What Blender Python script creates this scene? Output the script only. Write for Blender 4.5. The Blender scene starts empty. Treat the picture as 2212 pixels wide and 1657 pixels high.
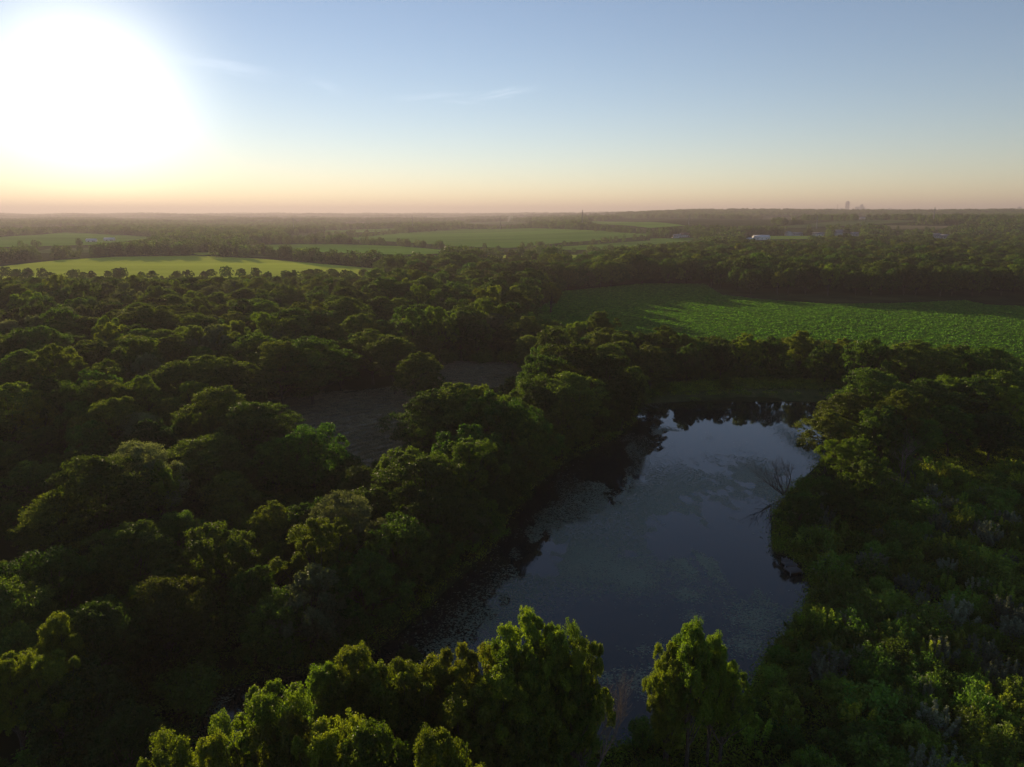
import bpy, bmesh, math, random
import numpy as np
from mathutils import Vector, Matrix, noise as mnoise

rng = np.random.default_rng(7)
random.seed(7)
SC = bpy.context.scene
COL = SC.collection

# ------------------------------------------------------------------ camera
CAM_H = 45.0
FPX, CX, CY = 1536.0, 1105.5, 828.5          # photograph measured at 2211 x 1657
PITCH = math.radians(13.45)
cam_d = bpy.data.cameras.new('camera')
cam_d.sensor_fit = 'HORIZONTAL'
cam_d.angle = 2 * math.atan(CX / FPX)
cam_d.clip_start, cam_d.clip_end = 0.5, 60000
cam = bpy.data.objects.new('camera', cam_d)
COL.objects.link(cam)
cam.location = (0, 0, CAM_H)
cam.rotation_euler = (math.pi / 2 - PITCH, 0, 0)
SC.camera = cam

# ------------------------------------------------------------------ sky and sun
SUN_EL, SUN_AZ = math.radians(7.6), math.radians(-29.2)
world = bpy.data.worlds.new('World'); SC.world = world
world.use_nodes = True
wn, wl = world.node_tree.nodes, world.node_tree.links
wn.clear()
w_out = wn.new('ShaderNodeOutputWorld'); w_bg = wn.new('ShaderNodeBackground')
sky = wn.new('ShaderNodeTexSky'); sky.sky_type = 'NISHITA'
sky.sun_disc = False
sky.sun_elevation, sky.sun_rotation = SUN_EL, SUN_AZ
sky.altitude = 300; sky.air_density = 0.88; sky.dust_density = 0.02; sky.ozone_density = 1.3
w_bg.inputs['Strength'].default_value = 0.08


def w_math(op, a, b=None):
    q = wn.new('ShaderNodeMath'); q.operation = op
    for i, x in enumerate((a, b)):
        if x is None:
            continue
        if isinstance(x, (int, float)):
            q.inputs[i].default_value = x
        else:
            wl.new(x, q.inputs[i])
    return q.outputs[0]


def w_dot(vec, const):
    q = wn.new('ShaderNodeVectorMath'); q.operation = 'DOT_PRODUCT'
    wl.new(vec, q.inputs[0]); q.inputs[1].default_value = tuple(const)
    return q.outputs['Value']


w_tc = wn.new('ShaderNodeTexCoord')
w_dir = w_tc.outputs['Generated']
tone = wn.new('ShaderNodeMix'); tone.data_type = 'RGBA'; tone.blend_type = 'MULTIPLY'; tone.inputs[0].default_value = 1.0
tone.inputs[7].default_value = (1.0, 0.945, 1.03, 1)
wl.new(sky.outputs[0], tone.inputs[6])
# bright hazy aureole round the low sun
_sd = (math.sin(SUN_AZ) * math.cos(SUN_EL), math.cos(SUN_AZ) * math.cos(SUN_EL), math.sin(SUN_EL))
w_ang = w_math('ARCCOSINE', w_math('MINIMUM', w_dot(w_dir, _sd), 0.99999))
w_q = w_math('DIVIDE', w_ang, math.radians(5.2))
w_au = w_math('MULTIPLY', w_math('EXPONENT', w_math('MULTIPLY', w_math('MULTIPLY', w_q, w_q), -1.0)), 8.0)
au = wn.new('ShaderNodeVectorMath'); au.operation = 'SCALE'; au.inputs[0].default_value = (1.0, 0.90, 0.64)
wl.new(w_au, au.inputs['Scale'])
add1 = wn.new('ShaderNodeVectorMath'); add1.operation = 'ADD'
wl.new(tone.outputs[2], add1.inputs[0]); wl.new(au.outputs[0], add1.inputs[1])
# a few thin wisps of cirrus high in the sky: azimuth, elevation, half length, half height (degrees), tilt, strength
w_total = None
for (waz, wel, wlen, whi, tilt, amp) in ((-20.3, 9.9, 3.2, 0.42, -0.10, 0.75), (-13.7, 9.0, 1.3, 0.32, -0.30, 0.4), (-6.0, 8.5, 3.2, 0.22, 0.07, 0.45), (-0.6, 8.7, 2.3, 0.30, 0.16, 0.8), (-3.9, 8.1, 1.4, 0.14, -0.05, 0.4)):
    a, e = math.radians(waz), math.radians(wel)
    cx_ = Vector((math.cos(a), -math.sin(a), 0)); cu_ = Vector((-math.sin(a) * math.sin(e), -math.cos(a) * math.sin(e), math.cos(e)))
    t_ = (cx_ * math.cos(tilt) + cu_ * math.sin(tilt)) / math.radians(wlen)
    n_ = (cu_ * math.cos(tilt) - cx_ * math.sin(tilt)) / math.radians(whi)
    c_ = Vector((math.sin(a) * math.cos(e), math.cos(a) * math.cos(e), math.sin(e)))
    wx = w_math('SUBTRACT', w_dot(w_dir, t_), c_.dot(t_)); wy = w_math('SUBTRACT', w_dot(w_dir, n_), c_.dot(n_))
    mp_ = wn.new('ShaderNodeCombineXYZ'); wl.new(wx, mp_.inputs[0]); wl.new(wy, mp_.inputs[1]); mp_.inputs[2].default_value = waz
    nz_ = wn.new('ShaderNodeTexNoise'); nz_.inputs['Scale'].default_value = 1.3; nz_.inputs['Detail'].default_value = 5; wl.new(mp_.outputs[0], nz_.inputs['Vector'])
    wy2 = w_math('ADD', wy, w_math('MULTIPLY', w_math('SUBTRACT', nz_.outputs['Fac'], 0.5), 3.0))
    rr_ = w_math('ADD', w_math('MULTIPLY', wx, wx), w_math('MULTIPLY', wy2, wy2))
    g_ = w_math('MULTIPLY', w_math('EXPONENT', w_math('MULTIPLY', rr_, -1.6)), amp)
    fwd = w_math('GREATER_THAN', w_dot(w_dir, c_), 0.5)
    g_ = w_math('MULTIPLY', g_, fwd)
    w_total = g_ if w_total is None else w_math('ADD', w_total, g_)
ci = wn.new('ShaderNodeVectorMath'); ci.operation = 'SCALE'; ci.inputs[0].default_value = (0.95, 0.86, 0.80)
wl.new(w_total, ci.inputs['Scale'])
add2 = wn.new('ShaderNodeVectorMath'); add2.operation = 'ADD'
wl.new(add1.outputs[0], add2.inputs[0]); wl.new(ci.outputs[0], add2.inputs[1])
wl.new(add2.outputs[0], w_bg.inputs['Color'])
wl.new(w_bg.outputs[0], w_out.inputs['Surface'])

sun_d = bpy.data.lights.new('sun', 'SUN')
sun_d.energy = 5.0; sun_d.angle = math.radians(0.53); sun_d.color = (1.0, 0.76, 0.47)
sun = bpy.data.objects.new('sun', sun_d); COL.objects.link(sun)
SUN_DIR = Vector((math.sin(SUN_AZ) * math.cos(SUN_EL), math.cos(SUN_AZ) * math.cos(SUN_EL), math.sin(SUN_EL)))
sun.rotation_euler = SUN_DIR.to_track_quat('Z', 'Y').to_euler()
sun.location = (0, 0, 300)

SC.view_settings.view_transform = 'Standard'
SC.view_settings.look = 'None'
SC.view_settings.gamma = 1.0
SC.view_settings.use_curve_mapping = False
SC.view_settings.exposure = 0.9
SC.render.engine = 'CYCLES'
cy = SC.cycles
cy.use_denoising = True
cy.max_bounces = 5; cy.diffuse_bounces = 2; cy.glossy_bounces = 2; cy.transmission_bounces = 3
cy.volume_bounces = 0; cy.transparent_max_bounces = 6
cy.sample_clamp_indirect = 4.0
cy.use_adaptive_sampling = True

# ------------------------------------------------------------------ pixel to ground
sp, cp = math.sin(PITCH), math.cos(PITCH)


def ray(u, v):
    x, y = (u - CX) / FPX, (CY - v) / FPX
    d = np.array([x, cp + y * sp, -sp + y * cp])
    return d / np.linalg.norm(d)


def project(p):
    """world points (n,3) to photograph pixels (n,2) and depth"""
    p = np.asarray(p, float)
    rel = p - np.array([0, 0, CAM_H])
    zf = rel[:, 1] * cp - rel[:, 2] * sp
    yu = rel[:, 1] * sp + rel[:, 2] * cp
    zf_s = np.where(zf > 0.1, zf, 0.1)
    return np.stack([CX + FPX * rel[:, 0] / zf_s, CY - FPX * yu / zf_s], 1), zf


def sstep(a, b, x):
    t = np.clip((np.asarray(x, float) - a) / (b - a), 0, 1)
    return t * t * (3 - 2 * t)


def hill(x, y):
    """rolling far terrain; flat in the valley near the pond"""
    x = np.asarray(x, float); y = np.asarray(y, float)
    d = np.hypot(x, y)
    az = np.degrees(np.arctan2(x, y))
    w = sstep(-6, 16, az)
    h = w * (27 * sstep(950, 1900, d) + 24 * sstep(2300, 4300, d))
    h = h + (1 - w) * (4 * sstep(2600, 4200, d) + 26 * sstep(5000, 9500, d))
    amp = 3.0 * sstep(1000, 2600, d) + 5 * sstep(3500, 7000, d)
    h = h + amp * (np.sin(x * 0.0031 + 1.3) * np.cos(y * 0.0023 + 0.4) + 0.6 * np.sin(x * 0.0071 + y * 0.0045))
    return h


def ground_at(u, v):
    d = ray(u, v)
    o = np.array([0, 0, CAM_H])
    t = 20.0
    prev = t
    while t < 26000:
        p = o + d * t
        if p[2] <= float(hill(p[0], p[1])):
            lo, hi = prev, t
            for _ in range(24):
                m = (lo + hi) / 2
                p = o + d * m
                if p[2] <= float(hill(p[0], p[1])):
                    hi = m
                else:
                    lo = m
            p = o + d * hi
            return np.array([p[0], p[1], float(hill(p[0], p[1]))])
        prev = t
        t *= 1.02
    p = o + d * 9000
    return np.array([p[0], p[1], float(hill(p[0], p[1]))])


def by_top(u, v, height, scale_hint=None):
    """stand a thing of the given height on the ground so that its top lies at pixel (u, v)"""
    d = ray(u, v)
    o = np.array([0, 0, CAM_H])
    t, prev = 12.0, 12.0
    while t < 26000:
        p = o + d * t
        if p[2] <= float(hill(p[0], p[1])) + height:
            lo, hi = prev, t
            for _ in range(20):
                m = (lo + hi) / 2
                p = o + d * m
                if p[2] <= float(hill(p[0], p[1])) + height:
                    hi = m
                else:
                    lo = m
            p = o + d * hi
            return np.array([p[0], p[1], float(hill(p[0], p[1]))])
        prev = t
        t *= 1.015
    return None


def gpoly(pts):
    return np.array([ground_at(u, v) for u, v in pts])


def in_poly(pts, poly):
    pts = np.asarray(pts, float); poly = np.asarray(poly, float)
    x, y = pts[:, 0], pts[:, 1]
    inside = np.zeros(len(pts), bool)
    n = len(poly)
    j = n - 1
    for i in range(n):
        xi, yi, xj, yj = poly[i, 0], poly[i, 1], poly[j, 0], poly[j, 1]
        if yi != yj:
            c = ((yi > y) != (yj > y)) & (x < (xj - xi) * (y - yi) / (yj - yi) + xi)
            inside ^= c
        j = i
    return inside


def poly_dist(pts, poly):
    """signed distance to polygon edge, negative inside"""
    pts = np.asarray(pts, float)[:, :2]; poly = np.asarray(poly, float)[:, :2]
    best = np.full(len(pts), 1e18)
    n = len(poly)
    for i in range(n):
        a, b = poly[i], poly[(i + 1) % n]
        ab = b - a
        t = np.clip(((pts - a) @ ab) / max(ab @ ab, 1e-9), 0, 1)
        q = a + t[:, None] * ab
        best = np.minimum(best, ((pts - q) ** 2).sum(1))
    s = np.sqrt(best)
    return np.where(in_poly(pts, poly), -s, s)


def smooth_poly(pts, n=5):
    """Catmull-Rom through a closed outline"""
    pts = np.asarray(pts, float)
    out = []
    m = len(pts)
    for i in range(m):
        p0, p1, p2, p3 = pts[i - 1], pts[i], pts[(i + 1) % m], pts[(i + 2) % m]
        for k in range(n):
            t = k / n
            out.append(0.5 * ((2 * p1) + (p2 - p0) * t + (2 * p0 - 5 * p1 + 4 * p2 - p3) * t * t + (3 * p1 - p0 - 3 * p2 + p3) * t ** 3))
    return np.array(out)


# ------------------------------------------------------------------ materials
def new_mat(name):
    m = bpy.data.materials.new(name); m.use_nodes = True
    m.node_tree.nodes.clear()
    return m, m.node_tree.nodes, m.node_tree.links


def ramp(nodes, stops):
    r = nodes.new('ShaderNodeValToRGB')
    e = r.color_ramp.elements
    while len(e) < len(stops):
        e.new(0.5)
    for i, (p, c) in enumerate(stops):
        e[i].position = p; e[i].color = (*c, 1)
    return r


def leaf_mat(name, dark, light, trans=0.45, hue=0.10, gloss=0.012):
    """thin leaves: reflect, let light through, with a little sheen; colour varies by leaf and by tree"""
    m, n, l = new_mat(name)
    out = n.new('ShaderNodeOutputMaterial')
    at = n.new('ShaderNodeAttribute'); at.attribute_name = 'tint'
    oi = n.new('ShaderNodeObjectInfo')
    mix = n.new('ShaderNodeMix'); mix.data_type = 'RGBA'
    mix.inputs[6].default_value = (*dark, 1); mix.inputs[7].default_value = (*light, 1)
    l.new(at.outputs['Fac'], mix.inputs[0])
    hsv = n.new('ShaderNodeHueSaturation')
    mr = n.new('ShaderNodeMapRange'); mr.inputs['To Min'].default_value = 0.5 - hue * 0.22; mr.inputs['To Max'].default_value = 0.5 + hue * 0.10
    l.new(oi.outputs['Random'], mr.inputs['Value'])
    l.new(mr.outputs[0], hsv.inputs['Hue'])
    m2 = n.new('ShaderNodeMath'); m2.operation = 'MULTIPLY'; m2.inputs[1].default_value = 7.31
    m3 = n.new('ShaderNodeMath'); m3.operation = 'FRACT'
    l.new(oi.outputs['Random'], m2.inputs[0]); l.new(m2.outputs[0], m3.inputs[0])
    mv = n.new('ShaderNodeMapRange'); mv.inputs['To Min'].default_value = 0.62; mv.inputs['To Max'].default_value = 1.5
    l.new(m3.outputs[0], mv.inputs['Value']); l.new(mv.outputs[0], hsv.inputs['Value'])
    l.new(mix.outputs[2], hsv.inputs['Color'])
    dif = n.new('ShaderNodeBsdfDiffuse'); tr = n.new('ShaderNodeBsdfTranslucent')
    l.new(hsv.outputs[0], dif.inputs['Color'])
    tc = n.new('ShaderNodeMix'); tc.data_type = 'RGBA'; tc.blend_type = 'MULTIPLY'; tc.inputs[0].default_value = 1
    tc.inputs[7].default_value = (2.2, 2.1, 0.9, 1)
    l.new(hsv.outputs[0], tc.inputs[6]); l.new(tc.outputs[2], tr.inputs['Color'])
    mx = n.new('ShaderNodeMixShader'); mx.inputs[0].default_value = trans
    l.new(dif.outputs[0], mx.inputs[1]); l.new(tr.outputs[0], mx.inputs[2])
    gl = n.new('ShaderNodeBsdfGlossy'); gl.inputs['Roughness'].default_value = 0.42; gl.inputs['Color'].default_value = (1, 1, 1, 1)
    mg = n.new('ShaderNodeMixShader'); mg.inputs[0].default_value = gloss
    l.new(mx.outputs[0], mg.inputs[1]); l.new(gl.outputs[0], mg.inputs[2])
    l.new(mg.outputs[0], out.inputs['Surface'])
    return m


def noise_mat(name, stops, scale, detail=6, rough=0.95, bump=0.0, bump_scale=None, stretch=None, spec=0.0, rot=0.0, second=None):
    m, n, l = new_mat(name)
    out = n.new('ShaderNodeOutputMaterial')
    b = n.new('ShaderNodeBsdfPrincipled'); b.inputs['Roughness'].default_value = rough
    b.inputs['Specular IOR Level'].default_value = spec
    tc = n.new('ShaderNodeTexCoord'); mp = n.new('ShaderNodeMapping')
    mp.inputs['Rotation'].default_value = (0, 0, rot)
    if stretch:
        mp.inputs['Scale'].default_value = stretch
    l.new(tc.outputs['Object'], mp.inputs['Vector'])
    nz = n.new('ShaderNodeTexNoise'); nz.inputs['Scale'].default_value = scale; nz.inputs['Detail'].default_value = detail
    l.new(mp.outputs[0], nz.inputs['Vector'])
    r = ramp(n, stops); l.new(nz.outputs['Fac'], r.inputs[0])
    colour = r.outputs[0]
    if second:
        nz3 = n.new('ShaderNodeTexNoise'); nz3.inputs['Scale'].default_value = second[0]; nz3.inputs['Detail'].default_value = 3
        l.new(mp.outputs[0], nz3.inputs['Vector'])
        mr = n.new('ShaderNodeMapRange'); mr.inputs['From Min'].default_value = 0.35; mr.inputs['From Max'].default_value = 0.65
        mr.inputs['To Min'].default_value = 1 - second[1]; mr.inputs['To Max'].default_value = 1 + second[1]
        l.new(nz3.outputs['Fac'], mr.inputs['Value'])
        vm = n.new('ShaderNodeVectorMath'); vm.operation = 'SCALE'
        l.new(colour, vm.inputs[0]); l.new(mr.outputs[0], vm.inputs['Scale'])
        colour = vm.outputs[0]
    l.new(colour, b.inputs['Base Color'])
    if bump:
        nz2 = n.new('ShaderNodeTexNoise'); nz2.inputs['Scale'].default_value = bump_scale or scale * 3; nz2.inputs['Detail'].default_value = 4
        l.new(mp.outputs[0], nz2.inputs['Vector'])
        bp = n.new('ShaderNodeBump'); bp.inputs['Strength'].default_value = 0.9; bp.inputs['Distance'].default_value = bump
        l.new(nz2.outputs['Fac'], bp.inputs['Height']); l.new(bp.outputs[0], b.inputs['Normal'])
    l.new(b.outputs[0], out.inputs['Surface'])
    return m


M_BROAD = leaf_mat('leaf_broad', (0.017, 0.047, 0.004), (0.058, 0.108, 0.009), hue=0.15)
M_FEATHER = leaf_mat('leaf_locust', (0.022, 0.050, 0.006), (0.072, 0.112, 0.012), hue=0.15)
M_UPRIGHT = leaf_mat('leaf_maple', (0.034, 0.070, 0.004), (0.125, 0.175, 0.010), trans=0.52, hue=0.14)
M_OAK = leaf_mat('leaf_oak_brown', (0.034, 0.046, 0.014), (0.075, 0.085, 0.024), trans=0.3)
M_HAYLEAF = leaf_mat('hay_stalks', (0.13, 0.118, 0.066), (0.34, 0.29, 0.19), trans=0.2, hue=0.05)
M_GREYLEAF = leaf_mat('leaf_grey_green', (0.050, 0.072, 0.030), (0.110, 0.135, 0.060), trans=0.35, hue=0.05)
M_SHRUB = leaf_mat('leaf_shrub', (0.040, 0.095, 0.010), (0.105, 0.185, 0.022), hue=0.14)
M_SILVER = leaf_mat('leaf_silver', (0.090, 0.115, 0.075), (0.170, 0.190, 0.130), trans=0.3, hue=0.04)
M_WEED = leaf_mat('leaf_weed', (0.065, 0.120, 0.010), (0.150, 0.215, 0.020), trans=0.5, hue=0.14)
M_SOY = leaf_mat('leaf_soy', (0.030, 0.100, 0.007), (0.072, 0.180, 0.016), trans=0.5, hue=0.04)
M_FAR = leaf_mat('leaf_distant', (0.020, 0.050, 0.007), (0.062, 0.105, 0.016), trans=0.35, hue=0.12)
M_BARK = noise_mat('bark', [(0.3, (0.045, 0.036, 0.028)), (0.7, (0.12, 0.10, 0.08))], 3, bump=0.02)
M_DEADWOOD = noise_mat('dead_wood', [(0.3, (0.11, 0.085, 0.07)), (0.7, (0.24, 0.20, 0.17))], 4)
M_GROUND = noise_mat('ground_soil', [(0.3, (0.020, 0.026, 0.010)), (0.6, (0.042, 0.055, 0.018)), (0.8, (0.060, 0.060, 0.026))], 0.05, detail=9, bump=0.15, bump_scale=0.9, second=(0.004, 0.3))
M_HAY = noise_mat('mown_hay', [(0.25, (0.14, 0.118, 0.072)), (0.5, (0.21, 0.175, 0.115)), (0.75, (0.29, 0.24, 0.165))], 0.5, detail=9, bump=0.25, bump_scale=1.2, stretch=(0.8, 1.2, 1), rot=0.35, second=(0.05, 0.35))
M_DAM = noise_mat('dam_grass', [(0.3, (0.035, 0.055, 0.016)), (0.6, (0.075, 0.085, 0.030)), (0.8, (0.10, 0.095, 0.045))], 0.4, detail=8, bump=0.25, bump_scale=1.5)
M_MUD = noise_mat('mud', [(0.3, (0.05, 0.042, 0.03)), (0.7, (0.10, 0.085, 0.06))], 0.6, rough=0.6, bump=0.08)
M_SOIL = noise_mat('soy_soil', [(0.3, (0.018, 0.034, 0.010)), (0.7, (0.030, 0.060, 0.014))], 0.4, bump=0.1)


def field_mat(name, a, b, rot=0.3):
    return noise_mat(name, [(0.3, a), (0.7, b)], 0.02, detail=8, bump=0.7, bump_scale=0.35, stretch=(0.25, 1.5, 1), rot=rot, second=(0.003, 0.22))


M_FIELD = field_mat('field_green', (0.085, 0.18, 0.022), (0.125, 0.235, 0.03))
M_FIELD_Y = field_mat('field_yellow_green', (0.34, 0.40, 0.045), (0.44, 0.49, 0.06), -0.15)
M_FIELD_D = field_mat('field_dull', (0.060, 0.095, 0.030), (0.095, 0.125, 0.042), 0.8)
M_FIELD_B = field_mat('field_brown', (0.10, 0.10, 0.05), (0.15, 0.13, 0.07), 0.1)


# ------------------------------------------------------------------ mesh helpers
def link(name, me, parent=None):
    o = bpy.data.objects.new(name, me)
    COL.objects.link(o)
    if parent is not None:
        o.parent = parent
    return o


def raw_mesh(name, verts, faces, mat, tint=None, smooth=False):
    """faces: (n,3) or (n,4) index array, or a list of those"""
    me = bpy.data.meshes.new(name)
    if not isinstance(faces, list):
        faces = [faces]
    faces = [np.asarray(f, np.int32) for f in faces if len(f)]
    verts = np.asarray(verts, np.float32)
    me.vertices.add(len(verts)); me.vertices.foreach_set('co', verts.ravel())
    tot = np.concatenate([np.full(len(f), f.shape[1], np.int32) for f in faces])
    idx = np.concatenate([f.ravel() for f in faces])
    me.loops.add(len(idx)); me.loops.foreach_set('vertex_index', idx)
    me.polygons.add(len(tot))
    me.polygons.foreach_set('loop_start', np.concatenate([[0], np.cumsum(tot)[:-1]]).astype(np.int32))
    me.polygons.foreach_set('loop_total', tot)
    if smooth:
        me.polygons.foreach_set('use_smooth', np.ones(len(tot), bool))
    me.materials.append(mat)
    if tint is not None:
        a = me.attributes.new('tint', 'FLOAT', 'POINT')
        a.data.foreach_set('value', np.asarray(tint, np.float32))
    me.update()
    return me


def tag(o, label=None, cat=None, group=None, kind=None):
    if label: o['label'] = label
    if cat: o['category'] = cat
    if group: o['group'] = group
    if kind: o['kind'] = kind
    return o


def unit(a):
    return a / np.maximum(np.linalg.norm(a, axis=-1, keepdims=True), 1e-9)


def leaves_mesh(name, c, nrm, size, mat, tint, aspect=0.62, r=None):
    """one diamond leaf face per centre"""
    r = r or rng
    n = len(c)
    t = unit(np.cross(nrm, r.normal(size=(n, 3))))
    b = np.cross(nrm, t)
    s = size[:, None]
    bend = nrm * s * 0.16
    v = np.stack([c - t * s * 0.62, c + b * s * 0.62 * aspect - bend, c + t * s * 0.62, c - b * s * 0.62 * aspect - bend], 1).reshape(-1, 3)
    f = np.arange(n * 4).reshape(-1, 4)
    return raw_mesh(name, v, f, mat, np.repeat(tint, 4))


class Tubes:
    def __init__(self, sides=6):
        self.v, self.f, self.n, self.k = [], [], 0, sides

    def add(self, pts, rad):
        pts = np.asarray(pts, float); rad = np.asarray(rad, float)
        k = self.k
        tan = np.gradient(pts, axis=0)
        tan = unit(tan)
        ref = np.array([1.0, 0.13, 0.07]) if abs(tan[0, 2]) > 0.7 else np.array([0.1, 0.05, 1.0])
        a = unit(np.cross(tan, ref)); b = np.cross(tan, a)
        ang = np.arange(k) * 2 * math.pi / k
        ring = pts[:, None] + rad[:, None, None] * (a[:, None] * np.cos(ang)[None, :, None] + b[:, None] * np.sin(ang)[None, :, None])
        m = len(pts)
        self.v.append(ring.reshape(-1, 3))
        i = np.arange(m - 1)[:, None] * k; j = np.arange(k)[None]
        q = np.stack([i + j, i + (j + 1) % k, i + k + (j + 1) % k, i + k + j], -1).reshape(-1, 4) + self.n
        self.f.append(q)
        self.n += m * k

    def mesh(self, name, mat):
        return raw_mesh(name, np.concatenate(self.v), np.concatenate(self.f), mat, smooth=True)


# ------------------------------------------------------------------ tree kinds
def make_tree(name, seed, H, R, base, n_lobe, n_sub, n_leaf, leaf, mat, style):
    """returns (trunk mesh, crown mesh) of a tree of height H and crown radius R standing at the origin"""
    r = np.random.default_rng(seed)
    # lobes on the shell of the crown
    k = np.arange(n_lobe) + 0.5
    ph = k * 2.39996 + r.uniform(0, 6.28)
    if style == 'feather':
        zt = 1 - (k / n_lobe) ** 1.15 * 1.45
    elif style == 'upright':
        zt = 1 - (k / n_lobe) ** 1.1 * 1.5
    else:
        zt = 1 - k / n_lobe * 1.7
    rr = np.sqrt(np.clip(1 - zt * zt, 0, 1))
    if style == 'upright':
        rr = rr * 0.85 + 0.10
    shell = r.uniform(0.48, 1.08, n_lobe)
    if style == 'upright':      # ragged, open crown
        shell = r.uniform(0.30, 1.22, n_lobe)
    hz = (H - base) / 2
    cen = np.stack([rr * np.cos(ph) * R * shell, rr * np.sin(ph) * R * shell, base + hz + zt * hz * r.uniform(0.68, 1.02, n_lobe)], 1)
    cen[:, :2] *= 1 + 0.16 * np.sin(ph * 2 + seed)[:, None]
    lr = R * r.uniform(0.17, 0.42, n_lobe)
    if style == 'upright':
        lr = R * r.uniform(0.15, 0.33, n_lobe)
    cen[:, 2] = np.minimum(cen[:, 2], H - lr * 0.55)
    # an inner fill so that the crown is not hollow
    ni = max(3, n_lobe // 4)
    ci = np.stack([r.normal(0, 0.3 * R, ni), r.normal(0, 0.3 * R, ni), base + hz * r.uniform(0.35, 1.5, ni)], 1)
    cen = np.concatenate([cen, ci]); lr = np.concatenate([lr, np.full(ni, R * (0.38 if style != 'upright' else 0.28))])
    mid = np.array([0, 0, base + hz * 0.75])
    C, N, S, T = [], [], [], []
    for i in range(len(cen)):
        out = unit(cen[i] - mid)
        d = unit(r.normal(size=(n_sub, 3)) + out * 0.75 + np.array([0, 0, 0.45]))
        if style == 'feather':
            sc = np.array([1.35, 1.35, 0.55])
        elif style == 'upright':
            sc = np.array([1.05, 1.05, 1.0])
        else:
            sc = np.array([1.0, 1.0, 0.85])
        sub = cen[i] + d * sc * lr[i] * r.uniform(0.55, 1.08, (n_sub, 1))
        if style == 'feather':   # ends of sprays droop
            hd = np.hypot(sub[:, 0] - cen[i, 0], sub[:, 1] - cen[i, 1]) / lr[i]
            sub[:, 2] -= 0.22 * lr[i] * hd ** 2
        sr = lr[i] * r.uniform(0.14, 0.32, n_sub) + 0.12
        m = n_leaf
        off = r.normal(size=(n_sub, m, 3))
        off = off / np.maximum(np.linalg.norm(off, axis=2, keepdims=True), 1e-6) * r.uniform(0.2, 1.0, (n_sub, m, 1)) ** 0.6
        if style == 'feather':
            off *= np.array([1.5, 1.5, 0.5])
        elif style == 'upright':
            off *= np.array([1.0, 1.0, 1.1])
        c = sub[:, None] + off * sr[:, None, None]
        nr = unit(0.55 * off + 0.35 * d[:, None] + 0.75 * r.normal(size=(n_sub, m, 3)) + np.array([0, 0, 0.5]))
        C.append(c.reshape(-1, 3)); N.append(nr.reshape(-1, 3))
        S.append(leaf * r.uniform(0.65, 1.3, n_sub * m))
        tt = np.clip(np.repeat(r.normal(0.45, 0.2, n_sub), m) + r.normal(0, 0.2, n_sub * m), 0, 1)
        T.append(tt)
    C, N, S, T = map(np.concatenate, (C, N, S, T))
    keep = C[:, 2] > 0.15
    crown = leaves_mesh(name + '_crown', C[keep], N[keep], S[keep], mat, T[keep], 0.5 if style == 'feather' else 0.66, r)
    tb = Tubes(6)
    tr = 0.016 * H + 0.05
    zz = np.linspace(0, 1, 8)
    wob = np.cumsum(r.normal(0, 0.06, (8, 2)), 0)
    tp = np.stack([wob[:, 0], wob[:, 1], zz * (base + hz * 1.1)], 1)
    tp[0, 2] = -0.4
    tb.add(tp, tr * (1.25 - 0.95 * zz))
    for i in range(min(len(cen), n_lobe)):
        a = r.uniform(0.25, 0.85)
        s = np.array([np.interp(a, zz, tp[:, 0]), np.interp(a, zz, tp[:, 1]), np.interp(a, zz, tp[:, 2])])
        e = cen[i]
        if s[2] > e[2]:
            s[2] = max(0.4, e[2] * 0.7)
        t = np.linspace(0, 1, 5)[:, None]
        p = s + (e - s) * t + np.array([0, 0, 1]) * (np.sin(t * math.pi) * -0.06 * np.linalg.norm(e - s)) + r.normal(0, 0.05, (5, 3)) * t * (1 - t) * 4
        tb.add(p, tr * (0.42 - 0.34 * t[:, 0]))
    return tb.mesh(name + '_trunk', M_BARK), crown


def make_shrub(name, seed, H, R, n_stem, n_leaf, leaf, mat, spiky=0.0):
    r = np.random.default_rng(seed)
    tb = Tubes(4)
    C, N, S, T = [], [], [], []
    for i in range(n_stem):
        a = r.uniform(0, 6.28); q = math.sqrt(r.uniform(0, 1)) * R
        top = np.array([q * math.cos(a), q * math.sin(a), H * (1 - 0.55 * (q / R) ** 2) * r.uniform(0.7, 1.0)])
        foot = top * np.array([0.25, 0.25, 0])
        t = np.linspace(0, 1, 5)[:, None]
        p = foot + (top - foot) * t + np.array([top[0], top[1], 0]) * (t * (1 - t)) * 0.4
        if i % 2 == 0:
            tb.add(p, 0.035 * (1 - 0.85 * t[:, 0]) * (0.6 + 0.15 * H))
        m = n_leaf
        tt = r.beta(2.2, 1.1, m)
        ax = foot + (top - foot) * tt[:, None] + np.array([top[0], top[1], 0]) * (tt * (1 - tt))[:, None] * 0.4
        w = (0.34 - 0.24 * spiky * tt) * R * 0.85 * (1.05 - tt * (0.55 + 0.35 * spiky)) + 0.05
        off = unit(r.normal(size=(m, 3))) * r.uniform(0.1, 1, (m, 1)) ** 0.5
        C.append(ax + off * w[:, None]); N.append(unit(off * 0.5 + r.normal(size=(m, 3)) * 0.7 + np.array([0, 0, 0.5])))
        S.append(leaf * r.uniform(0.6, 1.3, m)); T.append(np.clip(r.normal(0.45, 0.15) + r.normal(0, 0.2, m), 0, 1))
    C, N, S, T = map(np.concatenate, (C, N, S, T))
    C[:, 2] = np.maximum(C[:, 2], 0.05)
    return tb.mesh(name + '_stem', M_BARK), leaves_mesh(name + '_foliage', C, N, S, mat, T, 0.5, r)


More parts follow.
